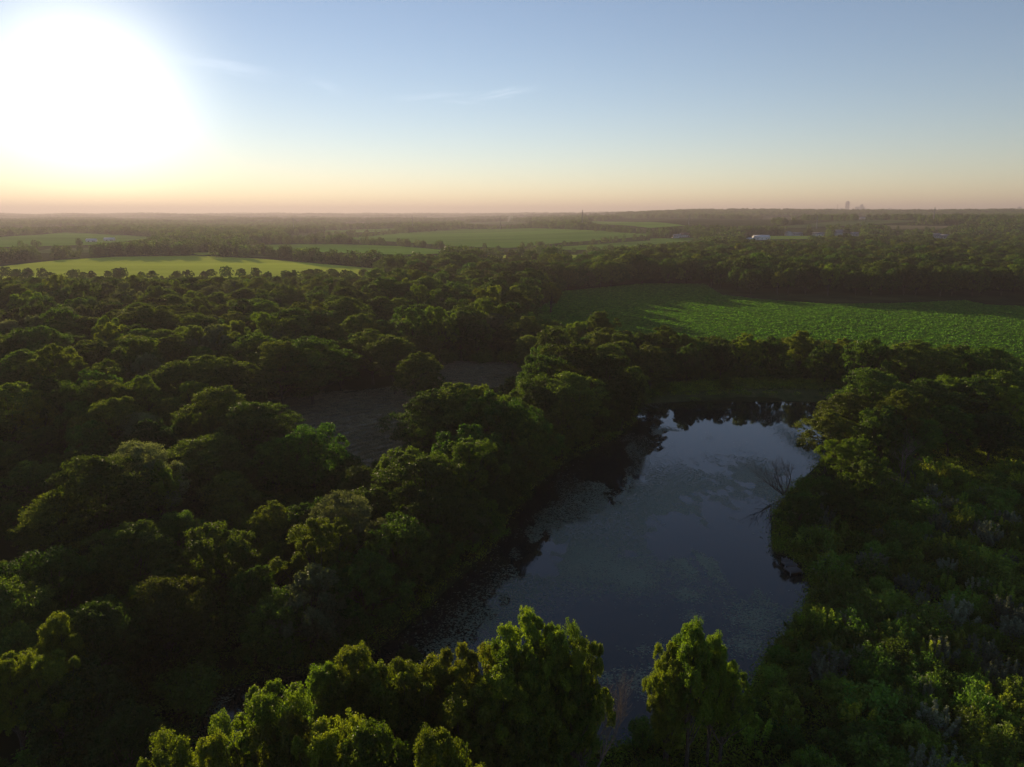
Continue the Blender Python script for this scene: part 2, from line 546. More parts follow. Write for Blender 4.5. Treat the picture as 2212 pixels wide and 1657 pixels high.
PROTO = {}
for i in range(4):
    PROTO['broad', i] = make_tree('broad', 100 + i, 15, 5.6 + 0.4 * (i % 2), 1.6, 32, 22, 38, 0.26, M_BROAD, 'broad')
for i in range(4):
    PROTO['feather', i] = make_tree('feather', 200 + i, 15, 6.2, 2.6, 34, 24, 36, 0.27, M_FEATHER, 'feather')
for i in range(3):
    PROTO['upright', i] = make_tree('upright', 300 + i, 15, 4.6, 4.2, 34, 24, 84, 0.14, M_UPRIGHT, 'upright')
for i in range(2):
    PROTO['oak', i] = make_tree('oak', 400 + i, 15, 5.4, 1.6, 30, 18, 28, 0.36, M_OAK, 'broad')
PROTO['silverleaf', 0] = make_tree('silverleaf', 450, 15, 5.0, 1.8, 34, 22, 36, 0.24, M_GREYLEAF, 'upright')
PROTO['silverleaf', 1] = make_tree('silverleaf', 451, 15, 5.8, 2.2, 34, 22, 36, 0.24, M_GREYLEAF, 'feather')
NVAR = {'broad': 4, 'feather': 4, 'upright': 3, 'oak': 2, 'silverleaf': 2}
for i in range(4):
    PROTO['shrub', i] = make_shrub('shrub', 500 + i, 3.0, 1.9, 34, 90, 0.17, M_SHRUB)
for i in range(3):
    PROTO['silver', i] = make_shrub('silver', 520 + i, 2.8, 1.5, 26, 90, 0.15, M_SILVER, 0.8)
for i in range(3):
    PROTO['weed', i] = make_shrub('weed', 540 + i, 2.4, 1.3, 24, 80, 0.15, M_WEED, 0.9)
NVAR.update({'shrub': 4, 'silver': 3, 'weed': 3})
BASE_H = {'silverleaf': 15, 'broad': 15, 'feather': 15, 'upright': 15, 'oak': 15, 'shrub': 3.0, 'silver': 2.8, 'weed': 2.4}
BASE_R = {'silverleaf': 5.4, 'broad': 5.8, 'feather': 6.6, 'upright': 4.7, 'oak': 5.4, 'shrub': 2.1, 'silver': 1.7, 'weed': 1.5}


# ------------------------------------------------------------------ outlines seen in the photograph (pixels on the ground)
POND_PX = [(1400, 868), (1500, 862), (1640, 862), (1800, 868), (1800, 930), (1775, 985), (1722, 1040), (1672, 1100), (1668, 1180), (1700, 1194), (1738, 1222), (1748, 1262),
           (1728, 1320), (1672, 1385), (1640, 1430), (1600, 1500), (1480, 1560), (1330, 1600), (1120, 1640), (860, 1680), (620, 1720), (400, 1660),
           (430, 1560), (490, 1480), (640, 1450), (740, 1440), (860, 1360), (960, 1270), (1060, 1180), (1095, 1120), (1170, 1035), (1240, 985), (1350, 930)]
POND = smooth_poly(gpoly(POND_PX)[:, :2], 4)
CLEAR_PX = [(560, 872), (700, 852), (860, 838), (955, 800), (985, 782), (1160, 784), (1150, 812), (1090, 832), (960, 850), (920, 900), (900, 985), (860, 1010), (760, 1005), (690, 960), (640, 905)]
SOY_PX = [(1040, 700), (1130, 690), (1195, 650), (1215, 632), (1390, 615), (1520, 616), (1556, 640), (1640, 650), (1790, 660), (1960, 658), (2080, 652), (2130, 662), (2300, 668), (2420, 700), (2360, 812), (2060, 806), (1700, 794), (1400, 786), (1300, 772), (1140, 740)]
DAM_PX = [(1380, 848), (1500, 832), (1640, 828), (1830, 832), (1850, 850), (1800, 866), (1640, 861), (1500, 861), (1400, 867)]
CLEAR = smooth_poly(gpoly(CLEAR_PX)[:, :2], 4)
SOY = gpoly(SOY_PX)[:, :2]
GAP_PX = [(832, 690), (840, 668), (868, 662), (875, 684), (850, 700)]
GAP2_PX = [(-80, 668), (-60, 640), (60, 637), (70, 646), (0, 664)]
EDGE_PX = [(-60, 1300), (-60, 1180), (6, 1190), (16, 1230), (4, 1290)]

FIELDS = [  # visible outline, material, name, label
    ([(-140, 605), (-100, 586), (0, 577), (130, 563), (250, 556), (420, 553), (560, 560), (700, 572), (830, 583), (842, 600), (700, 612), (500, 614), (300, 614), (100, 614)], M_FIELD_Y, 'crop_field'),
    ([(-60, 537), (-60, 518), (0, 513), (100, 507), (140, 503), (300, 511), (345, 514), (262, 524), (190, 531)], M_FIELD, 'crop_field'),
    ([(60, 549), (108, 538), (200, 537), (206, 547)], M_FIELD_D, 'crop_field'),
    ([(510, 531), (620, 529), (720, 528), (860, 533), (955, 541), (955, 549), (860, 552), (740, 548), (600, 542)], M_FIELD, 'crop_field'),
    ([(729, 517), (856, 504), (999, 495), (1144, 494), (1283, 499), (1420, 508), (1382, 513), (1215, 526), (1096, 538), (993, 534), (856, 524)], M_FIELD, 'crop_field'),
    ([(1215, 534), (1340, 525), (1457, 517), (1470, 523), (1283, 541), (1170, 541)], M_FIELD, 'crop_field'),
    ([(1030, 553), (1180, 551), (1324, 554), (1283, 560), (1050, 560)], M_FIELD_Y, 'crop_field'),
    ([(1404, 517), (1517, 514), (1490, 523), (1404, 530)], M_FIELD, 'crop_field'),
    ([(1262, 478), (1404, 481), (1480, 489), (1404, 494), (1296, 486)], M_FIELD, 'crop_field'),
    ([(1659, 493), (1760, 484), (1860, 476), (2024, 478), (1890, 486), (1727, 494)], M_FIELD_D, 'crop_field'),
    ([(1650, 511), (1754, 511), (1743, 518), (1659, 519)], M_FIELD_Y, 'meadow'),
    ([(1914, 488), (2051, 490), (2030, 498), (1922, 497)], M_FIELD_B, 'fallow_field'),
    ([(702, 499), (864, 494), (837, 502), (702, 505)], M_FIELD, 'crop_field'),
    ([(615, 509), (756, 498), (756, 505), (637, 516)], M_FIELD_D, 'crop_field'),
    ([(520, 549), (600, 552), (640, 560), (540, 557)], M_FIELD_D, 'crop_field'),
    ([(990, 483), (1090, 479), (1160, 482), (1080, 487)], M_FIELD_D, 'crop_field'),
    ([(400, 548), (500, 546), (520, 551), (430, 553)], M_FIELD_Y, 'meadow'),
]

# ------------------------------------------------------------------ ground
def terrain(x, y):
    z = hill(x, y)
    near = (np.hypot(x, y) < 260)
    if np.any(near):
        z = np.array(z)
        p = np.stack([np.asarray(x)[near], np.asarray(y)[near]], 1)
        sd = poly_dist(p, POND)
        z[near] = z[near] - 1.7 * sstep(2.2, -3.5, sd)
    return z


def build_ground():
    rad = [2.0]
    while rad[-1] < 245:
        rad.append(rad[-1] + 1.6)
    while rad[-1] < 24000:
        rad.append(rad[-1] * 1.035)
    rad = np.array(rad)
    az = np.radians(np.concatenate([np.arange(-48, 48.01, 0.32), np.arange(54, 312, 6)]))
    A, Rr = np.meshgrid(az, rad, indexing='ij')
    x, y = np.sin(A) * Rr, np.cos(A) * Rr
    z = terrain(x.ravel(), y.ravel())
    na, nr = A.shape
    i = np.arange(na)[:, None]; j = np.arange(nr - 1)[None]
    q = np.stack([i * nr + j, ((i + 1) % na) * nr + j, ((i + 1) % na) * nr + j + 1, i * nr + j + 1], -1).reshape(-1, 4)
    me = raw_mesh('ground', np.stack([x.ravel(), y.ravel(), z], 1), q[:, ::-1], M_GROUND, smooth=True)
    return tag(link('ground', me), kind='structure')


ground = build_ground()


def sheet(name, outline, mat, lift, step=None):
    """a ground patch that follows the terrain"""
    bm = bmesh.new()
    vs = [bm.verts.new((p[0], p[1], 0)) for p in outline]
    bm.faces.new(vs)
    if step:
        xs = [p[0] for p in outline]; ys = [p[1] for p in outline]
        for ax, lo, hi in ((0, min(xs), max(xs)), (1, min(ys), max(ys))):
            c = math.floor(lo / step) * step
            while c < hi:
                co = (c, 0, 0) if ax == 0 else (0, c, 0)
                no = (1, 0, 0) if ax == 0 else (0, 1, 0)
                bmesh.ops.bisect_plane(bm, geom=bm.verts[:] + bm.edges[:] + bm.faces[:], plane_co=co, plane_no=no)
                c += step
    bmesh.ops.triangulate(bm, faces=bm.faces[:])
    co = np.array([v.co[:] for v in bm.verts])
    z = hill(co[:, 0], co[:, 1]) + lift
    for v, h in zip(bm.verts, z):
        v.co.z = h
    bmesh.ops.recalc_face_normals(bm, faces=bm.faces[:])
    if bm.faces and sum(f.normal.z for f in bm.faces) < 0:
        bmesh.ops.reverse_faces(bm, faces=bm.faces[:])
    me = bpy.data.meshes.new(name); bm.to_mesh(me); bm.free()
    me.materials.append(mat)
    return link(name, me)


FIELD_VIS = []
for k, (px, mat, nm) in enumerate(FIELDS):
    g = gpoly(px)[:, :2]
    d = np.hypot(g[:, 0], g[:, 1])
    c = g.mean(0)
    step = max(60.0, float(d.mean()) * 0.06)
    s = sheet(nm, g, mat, 0.15 + 0.0006 * float(d.mean()) + 0.02 * k, step)
    tag(s, kind='structure')
    vis = np.array(px, float)
    if k == 0:
        vis[:, 1] = np.minimum(vis[:, 1], 597)
    FIELD_VIS.append(vis)

tag(sheet('soybean_field', SOY, M_SOIL, 0.02, 40), kind='structure')
tag(sheet('clearing', CLEAR, M_HAY, 0.03, 20), kind='structure')
tag(sheet('clearing', smooth_poly(gpoly(GAP_PX)[:, :2], 3), M_HAY, 0.03), kind='structure')
tag(sheet('clearing', smooth_poly(gpoly(GAP2_PX)[:, :2], 3), M_HAY, 0.03), kind='structure')


# dam: a low grassy bank between the pond and the row of trees, with a mud margin
def build_dam():
    far = gpoly([(1370, 842), (1500, 830), (1640, 826), (1830, 830), (1900, 836)])[:, :2]
    near = gpoly([(1370, 870), (1500, 863), (1640, 862), (1830, 868), (1900, 878)])[:, :2]
    n, m = 60, 9
    tt = np.linspace(0, 1, n)
    prof_t = np.linspace(0, 1, m)
    prof_z = np.interp(prof_t, [0, 0.2, 0.5, 0.85, 1], [0.02, 1.15, 1.25, 0.1, -0.9])
    V = []
    for t in tt:
        a = np.array([np.interp(t, np.linspace(0, 1, 5), far[:, i]) for i in (0, 1)])
        b = np.array([np.interp(t, np.linspace(0, 1, 5), near[:, i]) for i in (0, 1)])
        for s, z in zip(prof_t, prof_z):
            V.append([*(a + (b - a) * s), z + 0.12 * mnoise.noise(Vector((a[0] * 0.3, s * 3, 0)))])
    i = np.arange(n - 1)[:, None]; j = np.arange(m - 1)[None]
    q = np.stack([i * m + j, (i + 1) * m + j, (i + 1) * m + j + 1, i * m + j + 1], -1).reshape(-1, 4)
    tag(link('dam_bank', raw_mesh('dam_bank', V, q[:, ::-1], M_DAM, smooth=True)), kind='structure')


build_dam()

# ------------------------------------------------------------------ pond water
def water_mat():
    m, n, l = new_mat('pond_water')
    out = n.new('ShaderNodeOutputMaterial')
    b = n.new('ShaderNodeBsdfPrincipled')
    b.inputs['Base Color'].default_value = (0.010, 0.013, 0.012, 1)
    b.inputs['IOR'].default_value = 1.42
    tc = n.new('ShaderNodeTexCoord')
    nz = n.new('ShaderNodeTexNoise'); nz.inputs['Scale'].default_value = 0.045; nz.inputs['Detail'].default_value = 5
    l.new(tc.outputs['Object'], nz.inputs['Vector'])
    mr = n.new('ShaderNodeMapRange'); mr.inputs['From Min'].default_value = 0.45; mr.inputs['From Max'].default_value = 0.68
    mr.inputs['To Min'].default_value = 0.01; mr.inputs['To Max'].default_value = 0.10
    l.new(nz.outputs['Fac'], mr.inputs['Value']); l.new(mr.outputs[0], b.inputs['Roughness'])
    n2 = n.new('ShaderNodeTexNoise'); n2.inputs['Scale'].default_value = 1.1; n2.inputs['Detail'].default_value = 3
    l.new(tc.outputs['Object'], n2.inputs['Vector'])
    bp = n.new('ShaderNodeBump'); bp.inputs['Strength'].default_value = 0.15; bp.inputs['Distance'].default_value = 0.003
    l.new(n2.outputs['Fac'], bp.inputs['Height']); l.new(bp.outputs[0], b.inputs['Normal'])
    l.new(b.outputs[0], out.inputs['Surface'])
    return m


WATER_Z = -0.55


def grow(poly, d):
    poly = np.asarray(poly); n = len(poly)
    t = np.roll(poly, -1, 0) - np.roll(poly, 1, 0)
    nn = np.stack([t[:, 1], -t[:, 0]], 1); nn = unit(nn)
    area = 0.5 * np.sum(poly[:, 0] * np.roll(poly[:, 1], -1) - np.roll(poly[:, 0], -1) * poly[:, 1])
    return poly + nn * d * (1 if area > 0 else -1)


wat = sheet('pond_water', grow(POND, 2.5), water_mat(), WATER_Z)
tag(wat, kind='structure')


# ------------------------------------------------------------------ floating algae: small pads in drifts
def build_algae():
    m, n, l = new_mat('pond_algae')
    out = n.new('ShaderNodeOutputMaterial'); b = n.new('ShaderNodeBsdfPrincipled')
    at = n.new('ShaderNodeAttribute'); at.attribute_name = 'tint'
    r = ramp(n, [(0.0, (0.075, 0.098, 0.055)), (1.0, (0.160, 0.185, 0.115))]); l.new(at.outputs['Fac'], r.inputs[0])
    l.new(r.outputs[0], b.inputs['Base Color']); b.inputs['Roughness'].default_value = 0.5
    b.inputs['Specular IOR Level'].default_value = 0.5
    l.new(b.outputs[0], out.inputs['Surface'])
    # drifts: centre pixel, half extents in pixels, density
    drifts = [(1450, 935, 48, 14, 1.44), (1400, 880, 40, 14, 0.35), (1360, 960, 30, 25, 0.4), (1500, 1050, 150, 48, 0.7), (1640, 1030, 70, 40, 1.27), (1740, 960, 26, 40, 0.8), (1300, 1090, 90, 50, 0.55),
              (1470, 1130, 90, 60, 1.36), (1270, 1200, 120, 50, 1.27), (1500, 1195, 60, 42, 1.53), (1370, 1238, 45, 26, 1.19), (1180, 1150, 70, 60, 0.5),
              (1620, 1170, 45, 70, 0.55), (1640, 1240, 60, 60, 0.6), (1485, 1275, 30, 14, 0.95), (1500, 1322, 22, 10, 0.7), (1630, 1330, 50, 34, 0.75), (1615, 1385, 42, 20, 0.7),
              (1050, 1330, 90, 40, 0.5), (960, 1390, 60, 30, 0.55), (1390, 1385, 55, 16, 0.4), (1300, 1450, 100, 20, 0.4), (1400, 1470, 40, 25, 0.7), (1700, 1290, 30, 50, 0.7), (1110, 1270, 70, 40, 0.4), (1330, 1040, 60, 24, 0.5), (470, 1530, 40, 60, 0.4)]
    P = []
    r_ = np.random.default_rng(31)
    for (cu, cv, a, bb, den) in drifts:
        c = ground_at(cu, cv); ex = ground_at(cu + a, cv); ey = ground_at(cu, cv - bb); ey2 = ground_at(cu, cv + bb)
        ax = abs(ex[0] - c[0]); ay = max(abs(ey[1] - c[1]), abs(ey2[1] - c[1]))
        cnt = int(ax * ay * 3.14 * den * 75)
        g = r_.normal(size=(cnt, 2)) * np.array([ax, ay]) * 0.62 + c[:2]
        P.append(g)
    P = np.concatenate(P)
    # thin the drifts into ragged streaks
    f1 = np.array([mnoise.fractal(Vector((p[0] * 0.09, p[1] * 0.05, 1.7)), 0.8, 2.1, 5) for p in P])
    f2 = np.array([mnoise.noise(Vector((p[0] * 0.5, p[1] * 0.35, 7.1))) for p in P])
    keep = (f1 + 0.35 * f2 + r_.normal(0, 0.06, len(P)) > -0.02) & (poly_dist(P, POND) < 0.5)
    P = P[keep]
    print('algae', len(P))
    nP = len(P)
    k = 4
    ang = np.arange(k) * 2 * math.pi / k + r_.uniform(0, 6, (nP, 1))
    rad = r_.uniform(0.04, 0.13, (nP, 1)) * r_.uniform(0.6, 1.3, (nP, k))
    v = np.stack([P[:, :1] + np.cos(ang) * rad * 1.25, P[:, 1:2] + np.sin(ang) * rad, np.full((nP, k), WATER_Z) + r_.uniform(0.006, 0.02, (nP, 1))], -1).reshape(-1, 3)
    f = np.arange(nP * k).reshape(-1, k)
    tint = np.repeat(np.clip(r_.normal(0.5, 0.25, nP), 0, 1), k)
    o = link('floating_algae', raw_mesh('floating_algae', v, f, m, tint))
    return tag(o, 'grey green algae floating in ragged drifts on the dark pond', 'algae', kind='stuff')


build_algae()

# ------------------------------------------------------------------ where each plant stands
TREE_KINDS = ('broad', 'feather', 'upright', 'oak', 'silverleaf')
PLANTS = []        # dicts: kind, var, loc, H, R, rot, label, region


def add_plant(kind, loc, H, rs=1.0, label=None, region=None, hand=False, var=None, rot=None):
    PLANTS.append(dict(kind=kind, var=int(rng.integers(NVAR[kind])) if var is None else var, loc=np.array(loc, float), H=H,
                       rs=rs, rot=float(rng.uniform(0, 6.28)) if rot is None else rot, label=label, region=region, hand=hand))


def hand(u, v, H, kind, rs=1.0, label=None, var=None):
    p = by_top(u, v, H)
    # keep its foot on dry land: a lower tree with the same top stands further back
    while H > 4 and poly_dist(p[None, :2], POND)[0] < 0.8:
        H *= 0.95
        p = by_top(u, v, H)
    add_plant(kind, p, H, rs, label, None, True, var)


exec_hand = True
# -- foreground trees along the bottom of the picture
for (u, v, H, k, rs, lb) in [
    (574, 1506, 14.5, 'upright', 0.68, 'bright yellow green tree at the bottom, right of the pale inlet water'),
    (628, 1562, 14, 'upright', 0.7, 'dull green tree just right of the bright one below the inlet'),
    (376, 1624, 13, 'upright', 0.62, 'low leafy tree cut by the bottom edge below the pale inlet'),
    (455, 1612, 13.5, 'upright', 0.6, 'small tree at the bottom edge between inlet and bright yellow tree'),
    (530, 1590, 10.5, 'upright', 0.7, 'small tree at the left foot of the bright yellow green tree'),
    (761, 1416, 14, 'upright', 0.72, 'tall olive tree at the near shore where dark water meets the left bank'),
    (700, 1452, 13, 'upright', 0.75, 'olive tree left of the tallest one on the near left shore'),
    (815, 1440, 13.5, 'upright', 0.7, 'olive tree right of the tall olive one on the near shore'),
    (872, 1448, 13.5, 'upright', 0.7, 'olive green tree in the middle of the near shore row'),
    (935, 1436, 13, 'upright', 0.72, 'olive tree right of the row middle on the near shore'),
    (1006, 1400, 14, 'upright', 0.55, 'slim yellow green tree top standing out before the water'),
    (1150, 1338, 15.5, 'upright', 0.62, 'tallest foreground tree, its top reaching over the middle of the pond'),
    (1196, 1372, 14.5, 'upright', 0.5, 'dark green crown fused to the right side of the tallest foreground tree'),
    (1100, 1398, 14, 'upright', 0.6, 'dark green tree tucked left of the tallest foreground tree'),
    (1262, 1394, 14, 'upright', 0.5, 'narrow pointed tree right of the tallest foreground tree'),
    (1235, 1462, 12, 'upright', 0.65, 'leafy tree below the narrow pointed tree at the near shore'),
    (1160, 1450, 12.5, 'upright', 0.7, 'shaded tree below the tallest foreground tree'),
    (1075, 1462, 13, 'upright', 0.75, 'olive tree below the slim tree top, bottom centre'),
    (1000, 1490, 12.5, 'upright', 0.75, 'leafy olive tree straight below the slim tree top'),
    (905, 1520, 11, 'upright', 0.75, 'leafy tree behind the bright twin crowns at the bottom'),
    (830, 1520, 11, 'broad', 0.6, 'dark shaded tree filling the bottom above the left bright twin'),
    (745, 1520, 11.5, 'upright', 0.75, 'olive tree below the tall olive one near the bottom edge'),
    (799, 1588, 15.5, 'upright', 0.62, 'bright green tree crown at the bottom edge, left of its twin'),
    (942, 1600, 15.5, 'upright', 0.6, 'bright green tree crown at the bottom edge, right of its twin'),
    (700, 1590, 14.5, 'upright', 0.6, 'brownish green tree crown at the bottom edge left of the twins'),
    (1050, 1570, 11, 'upright', 0.8, 'shaded tree right of the bright twins at the bottom edge'),
    (1130, 1540, 11, 'broad', 0.6, 'dark tree at the bottom centre left of the bare twiggy one'),
    (1500, 1360, 13.5, 'upright', 0.62, 'big rounded lit tree standing alone before the right part of the pond'),
    (1545, 1384, 12.0, 'upright', 0.52, 'lit crown fused to the right side of the big rounded tree'),
    (1448, 1400, 11.5, 'upright', 0.48, 'lit crown fused to the left side of the big rounded tree'),
    (1450, 1470, 9, 'upright', 0.75, 'small leafy tree at the left foot of the big rounded lit tree'),
    (1570, 1450, 9, 'upright', 0.8, 'shaded tree behind the right side of the big rounded lit tree'),
    (885, 1396, 6, 'broad', 0.8, 'low dark tree at the waterline behind the near shore row'),
]:
    hand(u, v, H, k, rs, lb)
# -- left bank of the pond
for i, (u, v, H, k, rs, lb) in enumerate([
    (1240, 740, 17.5, 'broad', 1.0, 'highest lit crown of the big clump on the left bank'),
    (1178, 764, 16, 'broad', 0.95, 'left crown of the big lit clump on the pond bank'),
    (1310, 762, 16.5, 'broad', 0.95, 'right shoulder crown of the big clump on the pond bank'),
    (1362, 792, 15, 'feather', 0.85, 'dark outermost crown of the big clump above the far water'),
    (1235, 806, 15, 'feather', 0.9, 'lit lower crown in the middle of the big bank clump'),
    (1165, 832, 13, 'feather', 0.8, 'lit low crown at the left foot of the big bank clump'),
    (1305, 826, 15, 'broad', 0.95, 'shaded crown at the waterside of the big bank clump'),
    (1215, 868, 12, 'broad', 0.9, 'shaded low crown in front of the big bank clump'),
    (1345, 858, 12, 'broad', 0.9, 'shaded crown hanging over the far left water'),
    (985, 832, 15.5, 'feather', 1.0, 'lit rounded tree beside the mown clearing, top of its group'),
    (930, 846, 14.5, 'feather', 0.95, 'left lit tree of the rounded group beside the mown clearing'),
    (1045, 848, 15, 'broad', 0.9, 'right hand tree of the rounded group beside the mown clearing'),
    (1100, 872, 14, 'broad', 0.9, 'shaded tree between the rounded group and the big bank clump'),
    (935, 900, 11, 'feather', 0.85, 'yellow lit low tree at the right edge of the mown clearing'),
    (1010, 925, 13, 'broad', 1.0, 'dark tree below the rounded group, towards the water'),
    (1140, 930, 13, 'broad', 0.95, 'dark waterside tree below the gap between the two bank clumps'),
    (870, 972, 12, 'broad', 0.9, 'pointed dark tree at the near right corner of the clearing'),
    (925, 985, 13, 'feather', 1.0, 'feathery tree below the near right corner of the clearing'),
    (1005, 960, 13, 'upright', 1.1, 'upright dark tree on the bank above the middle water'),
    (1085, 985, 13, 'feather', 0.9, 'feathery dark tree overhanging the middle water'),
    (740, 1068, 13, 'silverleaf', 0.75, 'pale feathery tree near the middle of the left bank wood'),
    (690, 1132, 12.5, 'upright', 1.0, 'bright green small crown left of centre in the dark wood'),
    (800, 1058, 10.1, 'broad', 1.0, 'green tree right of the pale feathery tree in the bank wood'),
    (860, 1130, 10.1, 'broad', 1.0, 'dark bank tree halfway along the pond, two rows from water'),
    (950, 1060, 10.5, 'feather', 1.0, 'grey green feathery tree on the bank below the clearing corner'),
    (1040, 1080, 9.4, 'broad', 0.9, 'dark waterside tree at the bend of the left bank'),
]):
    hand(u, v, H, k, rs, lb)
# -- wood left of the clearing
for i, (u, v, H, k, rs, lb) in enumerate([
    (113, 748, 17, 'upright', 1.15, 'tall sunlit narrow tree rising alone in the left wood'),
    (302, 812, 14.5, 'feather', 0.62, 'pale umbrella crowned tree lit in the middle of the left wood'),
    (262, 832, 13.5, 'feather', 0.6, 'small lit crown just left of the pale umbrella tree'),
    (6, 830, 15, 'feather', 0.9, 'pale tree top at the left edge of the picture'),
    (64, 850, 13, 'upright', 1.0, 'leafy tree just right of the pale top at the left edge'),
    (666, 730, 16.5, 'feather', 1.15, 'big domed green tree at the left end of the clearing'),
    (600, 738, 16, 'feather', 1.0, 'green tree left of the big domed one by the clearing'),
    (560, 724, 15.5, 'feather', 0.95, 'lit flat topped tree two crowns left of the big dome'),
    (478, 706, 15, 'upright', 1.1, 'lit tree with bare trunks showing in the row before the dome'),
    (420, 708, 15, 'upright', 1.1, 'second trunk showing tree left in the row before the dome'),
    (355, 712, 15, 'feather', 1.0, 'flat crowned tree in the lit row left of the dome'),
    (200, 735, 15, 'feather', 1.15, 'wide rounded crown right of the tall sunlit narrow tree'),
    (270, 725, 15, 'feather', 1.0, 'rounded crown between the wide one and the lit row'),
    (440, 771, 15, 'feather', 1.15, 'broad lit crown in front of the trunk showing trees'),
    (380, 782, 14.5, 'feather', 0.95, 'lit crown left of the broad one before the trunk trees'),
    (505, 785, 14, 'feather', 1.0, 'shaded crown right of the broad one before the trunk trees'),
    (190, 684, 15, 'feather', 1.1, 'wide spreading tree in front of the brown oaks'),
    (130, 690, 15, 'feather', 1.0, 'spreading tree left of the wide one in front of the oaks'),
    (50, 714, 15, 'feather', 1.1, 'spreading tree by the left edge in front of the oaks'),
    (325, 648, 16, 'oak', 1.1, 'dark brown green oak, highest of the brown row'),
    (290, 655, 15, 'oak', 1.0, 'brown oak left of the highest in the brown row'),
    (235, 662, 15, 'oak', 1.0, 'brown oak third from the right in the brown row'),
    (170, 664, 15, 'oak', 1.0, 'brown oak in the middle of the brown row'),
    (90, 658, 16, 'oak', 1.1, 'brown oak near the left edge, large'),
    (30, 668, 15, 'oak', 1.0, 'brown oak at the left end of the brown row'),
    (370, 660, 14, 'oak', 0.9, 'brown oak at the right end of the brown row'),
    (468, 838, 14.5, 'feather', 1.05, 'shaded feathery tree left of the clearing tip'),
    (547, 870, 14, 'feather', 1.05, 'shaded feathery tree at the left tip of the clearing'),
    (444, 942, 11.7, 'feather', 1.15, 'large dark dome in the lower middle of the left wood'),
    (297, 956, 14, 'silverleaf', 0.75, 'pale grey green feathery crown beside the bright topped tree'),
    (198, 987, 15, 'feather', 0.86, 'tree with a bright yellow green top in the lower left wood'),
    (338, 1005, 10.9, 'upright', 1.0, 'brownish crown right of the bright topped tree'),
    (670, 926, 12, 'broad', 1.0, 'round tree standing alone at the near side of the clearing'),
    (849, 727, 15, 'feather', 0.95, 'tall round tree at the far side of the clearing'),
    (905, 762, 14, 'feather', 0.95, 'rounded tree at the clearing corner right of the tall one'),
    (800, 712, 15, 'feather', 1.0, 'wide crown behind the tall round tree by the clearing'),
    (279, 1134, 11.7, 'feather', 0.94, 'large feathery dome low in the left wood, faintly lit'),
    (348, 1254, 10.9, 'feather', 0.78, 'dark grey green crown below the large feathery dome'),
    (209, 1302, 10.9, 'feather', 0.82, 'dark tree with a sunlit left tip low in the left wood'),
    (120, 1338, 11.5, 'upright', 0.7, 'small sunlit sprig topped tree left of the dark crown'),
    (104, 1196, 10.9, 'broad', 1.0, 'green tree by the left edge below the bright topped tree'),
    (101, 1424, 10.5, 'upright', 0.8, 'lit pointed crown in the lower left corner'),
    (20, 1362, 9.5, 'feather', 0.86, 'green feathery tree at the left edge, lower corner'),
    (160, 1462, 9.0, 'broad', 0.95, 'dark rounded tree right of the lit pointed crown'),
    (10, 1430, 10, 'upright', 0.8, 'yellow lit crown touching the left edge near the corner'),
    (662, 1236, 10.1, 'silverleaf', 1.0, 'grey leaved tree low on the dark left bank'),
    (590, 1290, 9.4, 'broad', 1.0, 'dark tree left of the grey leaved tree on the bank'),
    (780, 1200, 10.1, 'broad', 1.0, 'dark tree right of the grey leaved tree on the bank'),
]):
    hand(u, v, H, k, rs, lb)
